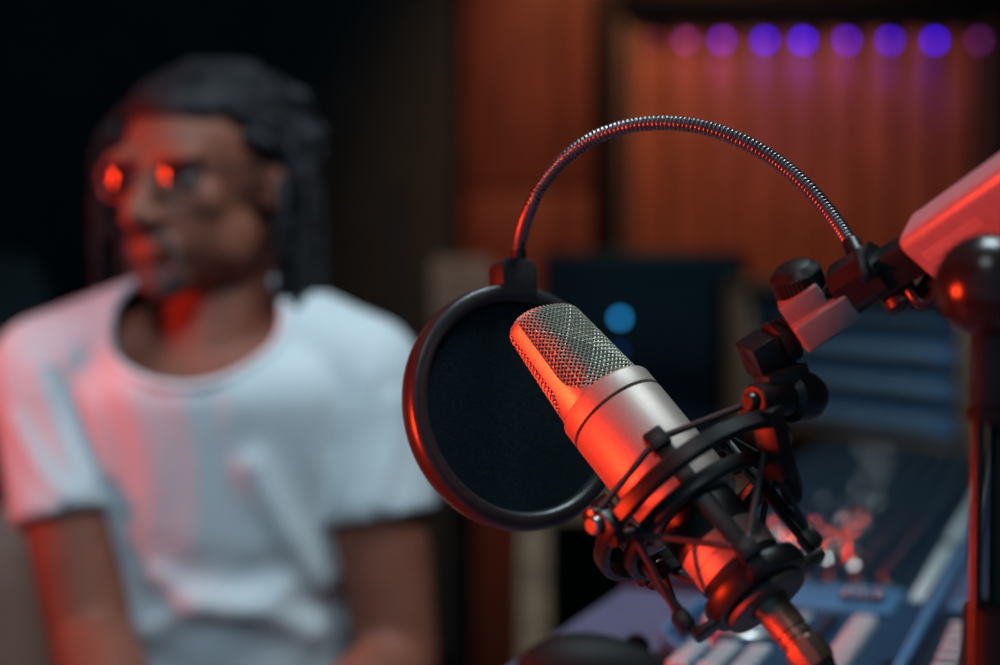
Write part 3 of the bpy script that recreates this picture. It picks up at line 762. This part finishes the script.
part('post_collar', aabb(MB(), PX - .0070, PX + .0128, BALL.y - .0092, BALL.y + .0092, zt(424), zt(408), .002), M['rubber'], ba)
part('post_rod', vcyl(PX - .0042, BALL.y - .003, .0031, ZT + .01, zt(415)), M['arm_black'], ba)
part('post_rod', vcyl(PX + .0062, BALL.y, .0052, ZT + .01, zt(415)), M['arm_black'], ba)
part('base_clamp', aabb(MB(), PX - .0060, PX + .020, BALL.y - .016, BALL.y + .016, ZT, zt(606), .004), M['rubber'], ba)
b = MB(); b.tube([BALL, P(985, 262, .742)], .008, 16); part('ball_axle', b, M['arm_black'], ba)

# ------------------------------------------------------------------ pop filter
pn = cdir(.50, .20, .84)
pc = P(517, 407, .93)
pu = (UP - pn * UP.dot(pn)).normalized(); px_ = pu.cross(pn)
PF = basis(px_, pu, pn, pc)
pf = thing('pop_filter', None, 'round black pop filter with a nylon screen on a ribbed gooseneck, behind the microphone', 'pop filter', mtx=PF)
PFI = PF.inverted(); R0 = .0690
prof = [(R0 - .0100, -.006), (R0 - .0085, -.0078), (R0 - .002, -.0078), (R0, -.0060), (R0 + .0006, 0), (R0, .0058), (R0 - .0016, .0074), (R0 - .0068, .0080), (R0 - .0092, .0064), (R0 - .0100, .0035)]
b = MB(); b.lathe(prof, None, 128, close=True); part('hoop', b, M['ring_plastic'], pf, sharp=60)
for zz in (.0022, -.0025):
    b = MB(); vs = []; prf = []
    for i in range(13):
        r = (R0 - .0098) * i / 12; prf.append((r, zz + .0006))
    prf = prf + [((R0 - .0098), zz - .0006)] + [((R0 - .0098) * (12 - i) / 12, zz - .0006) for i in range(1, 13)]
    b.lathe(prf, None, 96); part('nylon_screen', b, M['fabric'], pf)
# clip block at the top of the hoop
ca = PFI @ P(528, 287, .93); ca.z = 0
ang = math.atan2(ca.y, ca.x)
rd = V((math.cos(ang), math.sin(ang), 0)); td = V((-rd.y, rd.x, 0))
b = MB(); bm = bmesh.new(); bmesh.ops.create_cube(bm, size=1)
for v in bm.verts: v.co = V((v.co.x * .022, v.co.y * .0225, v.co.z * .0165))
ed = [e for e in bm.edges if abs(e.verts[0].co.z - e.verts[1].co.z) > .01 and e.verts[0].co.y > 0]
vert_e = [e for e in bm.edges if abs((e.verts[0].co - e.verts[1].co).z) > .01 and (e.verts[0].co.x > 0)]
bmesh.ops.bevel(bm, geom=vert_e, offset=.0055, segments=5, profile=.5, affect='EDGES')
bmesh.ops.bevel(bm, geom=[e for e in bm.edges if e.is_manifold and e.calc_face_angle(0) > 1.0], offset=.0008, segments=2, profile=.5, affect='EDGES')
b.bm(bm, basis(rd, td, V((0, 0, 1)), rd * (R0 + .004) + V((0, 0, 0)))); part('clip', b, M['ring_plastic'], pf)
gs = PF @ (rd * (R0 + .006)) + RIGHT * .0036; gd = (gs - CAM).dot(FWD); gpx = 500 + (gs - CAM).dot(RIGHT) / gd * FPX
gpts = [gs, gs + UP * .010, P(max(gpx, 519) + 1.5, 238, gd), P(529, 210, .922), P(543, 183, .916), P(565, 158, .908), P(594, 138, .90), P(630, 126, .892), P(668, 123, .884), P(706, 128, .876),
        P(742, 141, .868), P(775, 160, .860), P(804, 184, .846), P(828, 211, .834), P(847, 238, .818), P(855, 253, .808)]
dense = resample(spline(gpts, 20), .00030)
rr = [.0033 + .00075 * abs(math.sin(PI * i * .00030 / .0024)) for i in range(len(dense))]
b = MB(); b.tube([PFI @ p for p in dense], rr, 14); part('gooseneck', b, M['goose'], pf, sharp=80)
b = MB(); b.tube([PFI @ gs, PFI @ (gs + UP * .0155)], [.0048, .0045], 20); part('ferrule', b, M['plastic'], pf)
b = MB(); b.tube([PFI @ P(851, 243, .812), PFI @ P(860, 262, .802)], [.0046, .0052], 20); part('ferrule', b, M['plastic'], pf)
mt, LB = along(P(838, 293, .802), P(882, 266, .789), ahint)
b = MB()
w_, h_ = .027, .0235
oct_ = [(-w_ / 2, -h_ / 2 + .006), (-w_ / 2 + .006, -h_ / 2), (w_ / 2 - .006, -h_ / 2), (w_ / 2, -h_ / 2 + .006), (w_ / 2, h_ / 2 - .006), (w_ / 2 - .006, h_ / 2), (-w_ / 2 + .006, h_ / 2), (-w_ / 2, h_ / 2 - .006)]
vs = [V((x, y, z)) for z in (-LB / 2 + .002, LB / 2) for x, y in oct_]
b.add(vs, [list(range(8))[::-1], list(range(8, 16))] + [[i, (i + 1) % 8, 8 + (i + 1) % 8, 8 + i] for i in range(8)], PFI @ mt)
part('clamp', b, M['plastic'], pf)
mt2, LB2 = along(P(866, 285, .783), P(858, 256, .790), cdir(-.8, -.5, .0))
b = MB(); b.box((.020, .0050, LB2), PFI @ mt2, .0012); part('clamp_plate', b, M['plastic'], pf)
b = MB(); b.lathe([(0, 0), (.0075, 0), (.0085, .002), (.0085, .010), (.006, .012), (0, .0125)], PFI @ basis(*[(lambda z: (z.orthogonal().normalized(), z.cross(z.orthogonal().normalized()), z))(cdir(.35, -.75, .3))][0], P(893, 288, .795)), 32)
part('clamp_screw', b, M['plastic'], pf)

# ------------------------------------------------------------------ microphone cable
mcb = thing('microphone_cable', None, 'metal plug with black cable plugged into the bottom of the microphone', 'cable', mtx=MX)
LX = Matrix.Translation((0, 0, -SB + .0095))
b = MB(); b.lathe([(0, .178), (.0090, .178), (.0092, .1845), (.0087, .186), (.0087, .199), (.0079, .1995), (.0079, .2010), (.0087, .2015), (.0087, .2035), (.0079, .204), (.0079, .2055), (.0087, .206), (.0090, .2072)], LX, 48); part('plug_barrel', b, M['nickel'], mcb)
b = MB(); b.lathe([(.0090, .2068), (.0097, .2074), (.0097, .2160), (.0088, .2195), (.0075, .2198)], LX, 10); part('plug_nut', b, M['nickel'], mcb, sharp=20)
b = MB(); b.lathe([(.0078, .2190), (.0078, .2215), (.0068, .222), (.0072, .2235), (.0062, .224), (.0067, .226), (.0057, .2265), (.0062, .2285), (.0052, .229), (.0048, .238), (0, .238)], LX, 32); part('strain_relief', b, M['rubber'], mcb)
e0 = L(0, 0, .2455)
wp = [MXI @ V(p) for p in ((.20, .62, .86), (.23, .66, .846), (.34, .66, .846), (.55, .72, .846))]
b = MB(); b.tube(spline([e0, L(0, 0, .257)] + [MXI @ V((.172, .69, .895))] + wp, 10), .0031, 12); part('cable', b, M['rubber'], mcb)

# ------------------------------------------------------------------ the man
def remeshed(mb, voxel, smooth_it, fac=.5):
    me = bpy.data.meshes.new('raw'); me.from_pydata([tuple(p) for p in mb.v], [], mb.f)
    bm = bmesh.new(); bm.from_mesh(me); bmesh.ops.recalc_face_normals(bm, faces=bm.faces[:]); bm.to_mesh(me); bm.free()
    o = bpy.data.objects.new('raw', me); COL.objects.link(o)
    r = o.modifiers.new('r', 'REMESH'); r.mode = 'VOXEL'; r.voxel_size = voxel
    s = o.modifiers.new('s', 'SMOOTH'); s.iterations = smooth_it; s.factor = fac
    dg = bpy.context.evaluated_depsgraph_get(); dg.update()
    new = bpy.data.meshes.new_from_object(o.evaluated_get(dg))
    bpy.data.objects.remove(o); bpy.data.meshes.remove(me)
    return new
def mesh_part(name, me, material, parent, loc):
    me.name = name; me.materials.clear(); me.materials.append(material)
    for v in me.vertices: v.co -= loc
    me.shade_smooth()
    o = bpy.data.objects.new(name, me); COL.objects.link(o)
    if parent: o.parent = parent
    LOC[o.name] = loc
    return o
HC = P(208, 177, 1.67)
HM = Matrix.Translation(HC) @ Matrix.Rotation(math.radians(-27), 4, 'Z') @ Matrix.Rotation(math.radians(4), 4, 'X')
def hp(x, y, z): return HM @ V((x, y, z))
body = MB()
def hs(c, r): body.sphere(c, r, 28, 18, HM)
hs((0, .018, .018), (.076, .096, .084)); hs((0, -.022, .025), (.066, .068, .066))
hs((0, -.038, -.040), (.055, .056, .070)); hs((0, -.020, -.06), (.058, .060, .045)); hs((0, -.074, -.098), (.025, .021, .019))
for s in (1, -1):
    hs((s * .036, -.060, -.022), (.024, .019, .020)); hs((s * .030, -.086, .021), (.026, .014, .010)); hs((s * .079, .012, -.008), (.009, .019, .031)); hs((s * .076, .006, -.028), (.007, .011, .012))
    hs((s * .014, -.106, -.037), (.0105, .012, .009)); hs((s * .046, -.02, -.062), (.018, .035, .032))
body.tube([hp(0, -.086, .016), hp(0, -.101, -.012), hp(0, -.118, -.033)], [.0075, .0095, .0130], 14); hs((0, -.117, -.034), (.0125, .0125, .0115))
hs((0, -.088, -.066), (.030, .018, .018)); hs((0, -.101, -.061), (.023, .009, .0060)); hs((0, -.099, -.0725), (.020, .009, .0070))
NB = P(214, 338, 1.70)
body.tube([hp(0, .022, -.050), hp(0, .03, -.10), NB, NB + V((0, .02, -.08))], [.060, .058, .066, .075], 24)
SL, SRr = P(54, 376, 1.70), P(360, 376, 1.70)
ELl, ELr = P(92, 640, 1.63), P(398, 662, 1.68)
WRl, WRr = V((-.30, 1.40, .66)), V((-.20, 1.42, .655))
PEL = V((-.29, 1.755, .56))
CH = P(210, 450, 1.72)
for s_, e_, w_ in ((SL, ELl, WRl), (SRr, ELr, WRr)):
    body.cap(NB + V((0, .02, -.02)), s_, .062, .052); body.cap(s_, e_.lerp(s_, .5), .053, .050); body.cap(e_.lerp(s_, .5), e_, .050, .041)
    body.cap(e_, e_.lerp(w_, .35), .041, .043); body.cap(e_.lerp(w_, .35), w_, .043, .028)
for k in range(7):
    t = k / 6; c = NB.lerp(PEL, t * .95 + .05)
    body.sphere(c + V((0, .01, -.04)), (.150 - .03 * t * (1 - t) * 2, .105, .08), 28, 16)
# hands: palm, four bent fingers and a thumb each, resting on the thighs
def hand(w, fwd, side):
    f = fwd.normalized(); upv = V((0, 0, 1)); lat = f.cross(upv).normalized() * side; dn = lat.cross(f) * side
    if dn.z > 0: dn = -dn
    palm = w + f * .050
    body.cap(w, w + f * .03, .027, .028)
    m_ = basis(lat, f, -dn, palm); body.sphere((0, 0, 0), (.042, .052, .018), 20, 14, m_)
    for i, ln in enumerate((.068, .078, .072, .056)):
        b0 = w + f * .088 + lat * (.030 - .020 * i); sp_ = lat * (.010 - .007 * i)
        a_ = b0 + f * ln * .45 + sp_ * .5 + dn * .004; b__ = a_ + f * ln * .32 + dn * ln * .22; c_ = b__ + f * ln * .14 + dn * ln * .24
        body.cap(b0 - f * .02, a_, .0105, .0095, 14); body.cap(a_, b__, .0095, .0088, 14); body.cap(b__, c_, .0088, .0078, 14)
    t0 = w + f * .025 + lat * .026; t1 = t0 + f * .034 + lat * .022 + dn * .006; t2 = t1 + f * .030 + lat * .004 + dn * .008
    body.cap(t0, t1, .0135, .0115, 14); body.cap(t1, t2, .0115, .009, 14)
hand(WRl, V((.10, -1, -.12)), 1); hand(WRr, V((-.05, -1, -.12)), -1)
PB = V((-.30, 1.75, .46))
pm = mesh_part('person', remeshed(body, .0055, 5), M['skin'], None, PB)
pm.location = PB
tag(pm, 'seated man with long dark locks and glasses in a white t-shirt, looking aside', 'person')

# T-shirt
sh = MB()
sh.cap(NB + V((-.040, .015, .0)), SL + V((.012, .0, .004)), .074, .066); sh.cap(NB + V((.040, .015, .0)), SRr + V((-.012, 0, .004)), .074, .066)
for s_, e_, kx in ((SL, ELl, .56), (SRr, ELr, .50)):
    d = (e_ - s_)
    sh.cap(s_, s_ + d * .12, .066, .066)
    sh.tube([s_, s_ + d * .25, s_ + d * kx], [.066, .063, .0630], 28)
for k in range(26):
    t = k / 25; c = NB.lerp(PEL, t * .92 + .06)
    wx = .158 - .018 * math.sin(PI * t); sh.sphere(c + V((.004, -.004, -.03)), (wx, .118 + .008 * t, .085), 32, 18)
sh.sphere(PEL + V((0, -.01, .03)), (.168, .135, .075), 32, 18)
me = remeshed(sh, .0065, 6)
# folds: soft ridges of cloth along drawn lines, plus small wrinkles
def pol(*p): return [P(*q) for q in p]
folds = [(pol((250, 470, 1.58), (272, 520, 1.58), (300, 575, 1.58), (322, 600, 1.60)), .010, .016), (pol((150, 585, 1.58), (210, 620, 1.57), (280, 600, 1.58)), .009, .016),
         (pol((140, 640, 1.58), (200, 612, 1.57), (260, 628, 1.57), (310, 650, 1.58)), .012, .018), (pol((130, 380, 1.6), (150, 470, 1.58), (140, 560, 1.58)), .003, .020),
         (pol((300, 380, 1.6), (310, 460, 1.58), (335, 520, 1.6)), .003, .020), (pol((185, 400, 1.6), (195, 480, 1.58), (180, 560, 1.58)), .0025, .018),
         (pol((35, 370, 1.62), (60, 430, 1.62), (90, 490, 1.62)), .007, .012), (pol((15, 420, 1.64), (45, 470, 1.62), (80, 500, 1.62)), .006, .010), (pol((60, 360, 1.62), (95, 420, 1.62), (112, 480, 1.63)), .007, .012),
         (pol((365, 380, 1.62), (352, 440, 1.62), (350, 500, 1.63)), .0035, .014), (pol((395, 400, 1.66), (392, 450, 1.65), (375, 505, 1.65)), .005, .010), (pol((240, 400, 1.6), (232, 470, 1.58), (250, 560, 1.58)), .0025, .018)]
fl = [(resample(spline(p, 8), .01), a, w) for p, a, w in folds]
cols = []
for v, nr in zip(me.vertices, [v.normal.copy() for v in me.vertices]):
    co = v.co.copy(); dsp = 0
    if nr.y < .3:
        for pts, a, w in fl:
            dm = min((co.x - q.x) ** 2 + (co.z - q.z) ** 2 for q in pts)
            if dm < (3 * w) ** 2: dsp += a * math.exp(-dm / (w * w)) - a * .35 * math.exp(-dm / (4 * w * w))
    low = max(0, min(1, (.86 - co.z) / .2))
    dsp += .0025 * noise.noise(V((co.x * 14, co.y * 9, co.z * 4))) + low * .008 * noise.noise(V((co.x * 10 + 3, co.y * 10, co.z * 26)))
    v.co = co + nr * dsp
# open the crew neck: cut away the cloth over the throat
bm = bmesh.new(); bm.from_mesh(me)
nc = NB + V((-.010, -.035, -.002))
nax = V((.05, -.62, .78)).normalized()
kill = [v for v in bm.verts if ((v.co - nc) - nax * (v.co - nc).dot(nax)).length < .086 and -.05 < (v.co - nc).dot(nax) < .2 ]
bmesh.ops.delete(bm, geom=kill, context='VERTS')
bmesh.ops.holes_fill(bm, edges=[], sides=0)
bm.to_mesh(me)
rim = [e for e in bm.edges if e.is_boundary]
ring_pts = []
if rim:
    vset = {v for e in rim for v in e.verts}
    # order around the neck axis
    e1 = nax.orthogonal().normalized(); e2 = nax.cross(e1)
    bins = {}
    for v in vset:
        d = v.co - nc; a = math.atan2(d.dot(e2), d.dot(e1)); bins.setdefault(int((a + PI) / (2 * PI) * 36), []).append(v.co.copy())
    for k in sorted(bins): 
        q = V((0, 0, 0))
        for c in bins[k]: q += c
        ring_pts.append(q / len(bins[k]))
bm.free()
ts = mesh_part('tshirt', me, M['shirt'], pm, PB)
if len(ring_pts) > 8:
    n = len(ring_pts)
    for _ in range(3): ring_pts = [(ring_pts[i - 1] + ring_pts[i] * 2 + ring_pts[(i + 1) % n]) / 4 for i in range(n)]
    cl = spline(ring_pts + [ring_pts[0]], 4)
    b = MB(); b.tube(cl, .0050, 10); o = part('collar', b, M['shirt'], ts)

# trousers and shoes
tr = MB()
KL, KR = V((-.44, 1.42, .545)), V((-.155, 1.45, .54)); AL, AR = V((-.46, 1.50, .12)), V((-.14, 1.53, .12))
tr.sphere(PEL + V((0, .02, -.04)), (.178, .145, .125), 28, 16)
for s, k_, a_ in ((-1, KL, AL), (1, KR, AR)):
    hpv = PEL + V((s * .085, -.02, -.03)); tr.cap(hpv, k_, .098, .072); tr.cap(k_, k_.lerp(a_, .4), .072, .066); tr.tube([k_.lerp(a_, .4), a_], [.066, .058], 24)
me = remeshed(tr, .009, 5)
for v, nr in zip(me.vertices, [v.normal.copy() for v in me.vertices]): v.co += nr * .006 * noise.noise(v.co * 16)
mesh_part('trousers', me, M['jeans'], pm, PB)
for a_ in (AL, AR):
    b = MB(); m_ = Matrix.Translation((a_.x, a_.y - .06, 0))
    b.sphere((0, -.075, .036), (.048, .075, .035), 20, 12, m_); b.sphere((0, .055, .05), (.04, .055, .048), 20, 12, m_); b.box((.085, .25, .016), m_ @ Matrix.Translation((0, -.015, .008)), .006); b.cap(m_ @ V((0, -.05, .045)), m_ @ V((0, .055, .075)), .038, .04)
    b.tube([m_ @ V((0, .06, .05)), m_ @ V((0, .06, .13))], .038, 16)
    mesh_part('shoe', remeshed(b, .006, 4), M['shoe'], pm, PB)

# hair: a scalp cap with long rope-like locks swept back from the forehead
hr = MB()
hr.sphere((0, .034, .026), (.083, .096, .082), 32, 20, HM); hr.sphere((0, -.004, .064), (.073, .080, .046), 28, 16, HM); hr.sphere((0, .07, .0), (.075, .07, .09), 28, 16, HM)
hair_locks = MB()
for k in range(120):
    az = random.uniform(-PI, PI); el = random.uniform(.05, 1.35)
    # roots on the scalp; azimuth 0 is the back of the head, keep the face free
    dx, dy, dz = math.sin(az) * math.cos(el), math.cos(az) * math.cos(el), math.sin(el)
    root = V((dx * .080, .030 + dy * .096, .026 + dz * .088))
    if root.y < -.035 and root.z < .066: continue
    if root.y < .02 and root.z < .02: continue
    side = 1 if root.x > 0 else -1
    if abs(root.x) < .02: side = random.choice((-1, 1))
    out = V((side * random.uniform(.066, .078), random.uniform(.03, .075), random.uniform(-.02, .05)))
    if root.y < .0: out = V((side * random.uniform(.072, .088), random.uniform(.0, .05), random.uniform(.0, .06)))
    if abs(root.x) < .05 and root.y > .05: out = V((root.x * 1.3, .108 + random.uniform(-.01, .015), .02))
    if side < 0 and abs(root.x) > .03: out = V((-random.uniform(.098, .120), random.uniform(-.02, .04), random.uniform(.0, .05)))
    ln = random.uniform(.08, .20)
    end = out + V((random.uniform(-.012, .018) * side, random.uniform(-.02, .03), -ln))
    lift = (root - V((0, .03, .03))).normalized()
    pts = [root, root.lerp(out, .4) + lift * .014, out, out.lerp(end, .5) + V((side * .006, random.uniform(-.01, .01), 0)), end]
    dd = spline(pts, 7); r0 = random.uniform(.0075, .011)
    hair_locks.tube([HM @ p for p in dd], [r0 * (1 + .13 * math.sin(i * 1.9 + k)) * (1 - .35 * i / len(dd)) for i in range(len(dd))], 8)
# trim the cap at the hairline by keeping it behind the forehead
ob = MB()
me = remeshed(hr, .006, 3)
hi = HM.inverted()
bm = bmesh.new(); bm.from_mesh(me)
bmesh.ops.delete(bm, geom=[v for v in bm.verts if (lambda q: (q.y < -.052 + .25 * max(0, .085 - q.z)) and q.z < .058 or (q.z < .0 and q.y < .03))(hi @ v.co)], context='VERTS')
bm.to_mesh(me); bm.free()
o0 = len(hair_locks.v)
hair_locks.v += [v.co.copy() for v in me.vertices]; hair_locks.f += [[i + o0 for i in p.vertices] for p in me.polygons]
part('hair', hair_locks, M['hair'], pm, 'dark greying locks', sharp=80)
# beard and lips, eyes
b = MB(); b.sphere((0, -.081, -.095), (.026, .019, .022), 20, 14, HM); b.tube([hp(s * .026, -.098, -.058) if s else hp(0, -.1075, -.049) for s in (-1, 0, 1)], [.004, .0058, .004], 10); 
b.tube([hp(-.026, -.096, -.060), hp(-.026, -.088, -.085), hp(-.018, -.083, -.10)], [.005, .006, .008], 10); b.tube([hp(.026, -.096, -.060), hp(.026, -.088, -.085), hp(.018, -.083, -.10)], [.005, .006, .008], 10)
mesh_part('beard', remeshed(b, .003, 3), M['beard'], pm, PB)
for s in (1, -1):
    b = MB(); b.sphere((s * .031, -.0735, .0), .0108, 20, 14, HM); e = part('eye', b, M['eye'], pm)
    b = MB(); b.sphere((s * .031 - .001, -.0805, -.0005), (.0055, .0050, .0055), 14, 10, HM); part('iris', b, M['iris'], e)
# glasses
gf = MB(); lens_pts = []
gl_obj = None
RLN = .060
def lens_pt(s, u, v_):
    # rounded rectangle lens on a bulging surface
    x, z = u * .0255, v_ * .0185
    d = math.sqrt(x * x + z * z)
    yb = -(math.sqrt(RLN * RLN - d * d) - RLN)
    return (s * .0325 + x, -.0985 + yb + .0005 * (x * s / .0255), .001 + z)
for s in (1, -1):
    loop = []
    for k in range(40):
        a = 2 * PI * k / 40; c, si = math.cos(a), math.sin(a)
        loop.append(hp(*lens_pt(s, math.copysign(abs(c) ** .75, c), math.copysign(abs(si) ** .8, si))))
    gf.tube(loop + [loop[0]], .0010, 8, cap=False)
    ear = [hp(s * .058, -.090, .006), hp(s * .072, -.05, .008), hp(s * .083, .0, .010), hp(s * .084, .018, .0), hp(s * .082, .028, -.02)]
    gf.tube(spline(ear, 6), .0011, 8)
gf.tube(spline([hp(-.008, -.1035, .004), hp(0, -.108, .007), hp(.008, -.1035, .004)], 6), .0011, 8)
gl = part('glasses', gf, M['wire_frame'], pm, 'thin wire glasses')
for s in (1, -1):
    b = MB(); vs = [V(hp(*lens_pt(s, 0, 0)))]; fs = []
    NR, NS = 8, 40
    for i in range(1, NR + 1):
        for k in range(NS):
            a = 2 * PI * k / NS; c, si = math.cos(a), math.sin(a); r = i / NR
            vs.append(hp(*lens_pt(s, r * math.copysign(abs(c) ** .75, c), r * math.copysign(abs(si) ** .8, si))))
    for k in range(NS): fs.append([0, 1 + k, 1 + (k + 1) % NS])
    for i in range(NR - 1):
        for k in range(NS): fs.append([1 + i * NS + k, 1 + (i + 1) * NS + k, 1 + (i + 1) * NS + (k + 1) % NS, 1 + i * NS + (k + 1) % NS])
    b.add(vs, fs); part('lens', b, M['lens'], gl)

# his bench and a tan cushion standing on it
be = thing('bench', (-.36, 1.86, 0), 'dark upholstered bench the man sits on', 'bench')
mb = MB(); mb.box((1.0, .46, .09), Matrix.Translation((-.36, 1.86, .365)), .02, 3); part('seat', mb, M['black_leather'], be)
for sx in (-1, 1):
    for sy in (-1, 1):
        mb = MB(); mb.box((.04, .04, .32), Matrix.Translation((-.36 + sx * .44, 1.86 + sy * .18, .16)), .003); part('leg', mb, M['frame_dark'], be)
b = slab(.40, .42, .12, Matrix.Translation((-.665, 1.93, .622)) @ Matrix.Rotation(.15, 4, 'Z') @ Matrix.Rotation(-.08, 4, 'X'))
cq = V((-.665, 1.93, .412)); cu = thing('cushion', cq, 'tan cushion standing on the bench behind the man at the lower left edge', 'cushion')
part('cover', b, M['tan'], cu)
mb = MB(); mb.tube([V((-.665, 1.93, .622)) + Matrix.Rotation(.15, 3, 'Z') @ V((.198 * math.copysign(abs(math.cos(a)) ** .5, math.cos(a)), 0, .206 * math.copysign(abs(math.sin(a)) ** .5, math.sin(a)))) for a in [2 * PI * k / 60 for k in range(61)]], .005, 8, cap=False)
part('piping', mb, M['tan'], cu)

# ------------------------------------------------------------------ lights
RED = (1.0, .042, .010)
lamp_light('red_side_lamp', 'AREA', (-1.10, .60, .90), 3.5, RED, .10, P(720, 420, .80), .26, spread=58)
lamp_light('red_wall_lamp', 'AREA', (-1.50, 1.45, 1.17), 1.4, RED, .12, (-.50, 1.44, 1.08), .4, spread=38)
lamp_light('ceiling_lamp', 'AREA', (.40, 1.15, 2.5), 7.6, (.74, .93, 1.0), .45, (.05, 1.35, .9), spread=110)
lamp_light('mic_fill_spot', 'SPOT', (-.06, .12, 1.98), 5.2, (.88, .95, 1.0), .10, (.12, .84, 1.05), angle=38, blend=.8)  # added spot with no visible source, brightens the microphone from above the camera
lamp_light('front_fill_spot', 'SPOT', (-.40, .30, 2.3), 62, (.60, .82, 1.0), .16, (-.27, 1.6, .92), angle=33, blend=.7)  # added narrow spot to brighten the man's shirt, no fixture behind it
lamp_light('warm_back_fill', 'SPOT', (.45, 3.1, 2.62), 76, (1.0, .36, .17), .15, (.50, 4.25, 1.35), angle=66, blend=.8)  # added orange spot, stands in for warm ambient light on the back wall
lamp_light('cabinet_fill', 'SPOT', (-.05, 2.35, 2.6), 10, (1.0, .72, .52), .12, (.03, 3.05, .95), angle=34, blend=.8)  # added fill to warm up the speaker, cabinet and pole
w = bpy.data.worlds.new('world'); SC.world = w; w.use_nodes = True
w.node_tree.nodes['Background'].inputs['Color'].default_value = (.12, .40, .55, 1)
w.node_tree.nodes['Background'].inputs['Strength'].default_value = .34
SC.view_settings.view_transform = 'Standard'; SC.view_settings.look = 'None'
SC.view_settings.gamma = 1; SC.view_settings.exposure = 0; SC.view_settings.use_curve_mapping = False
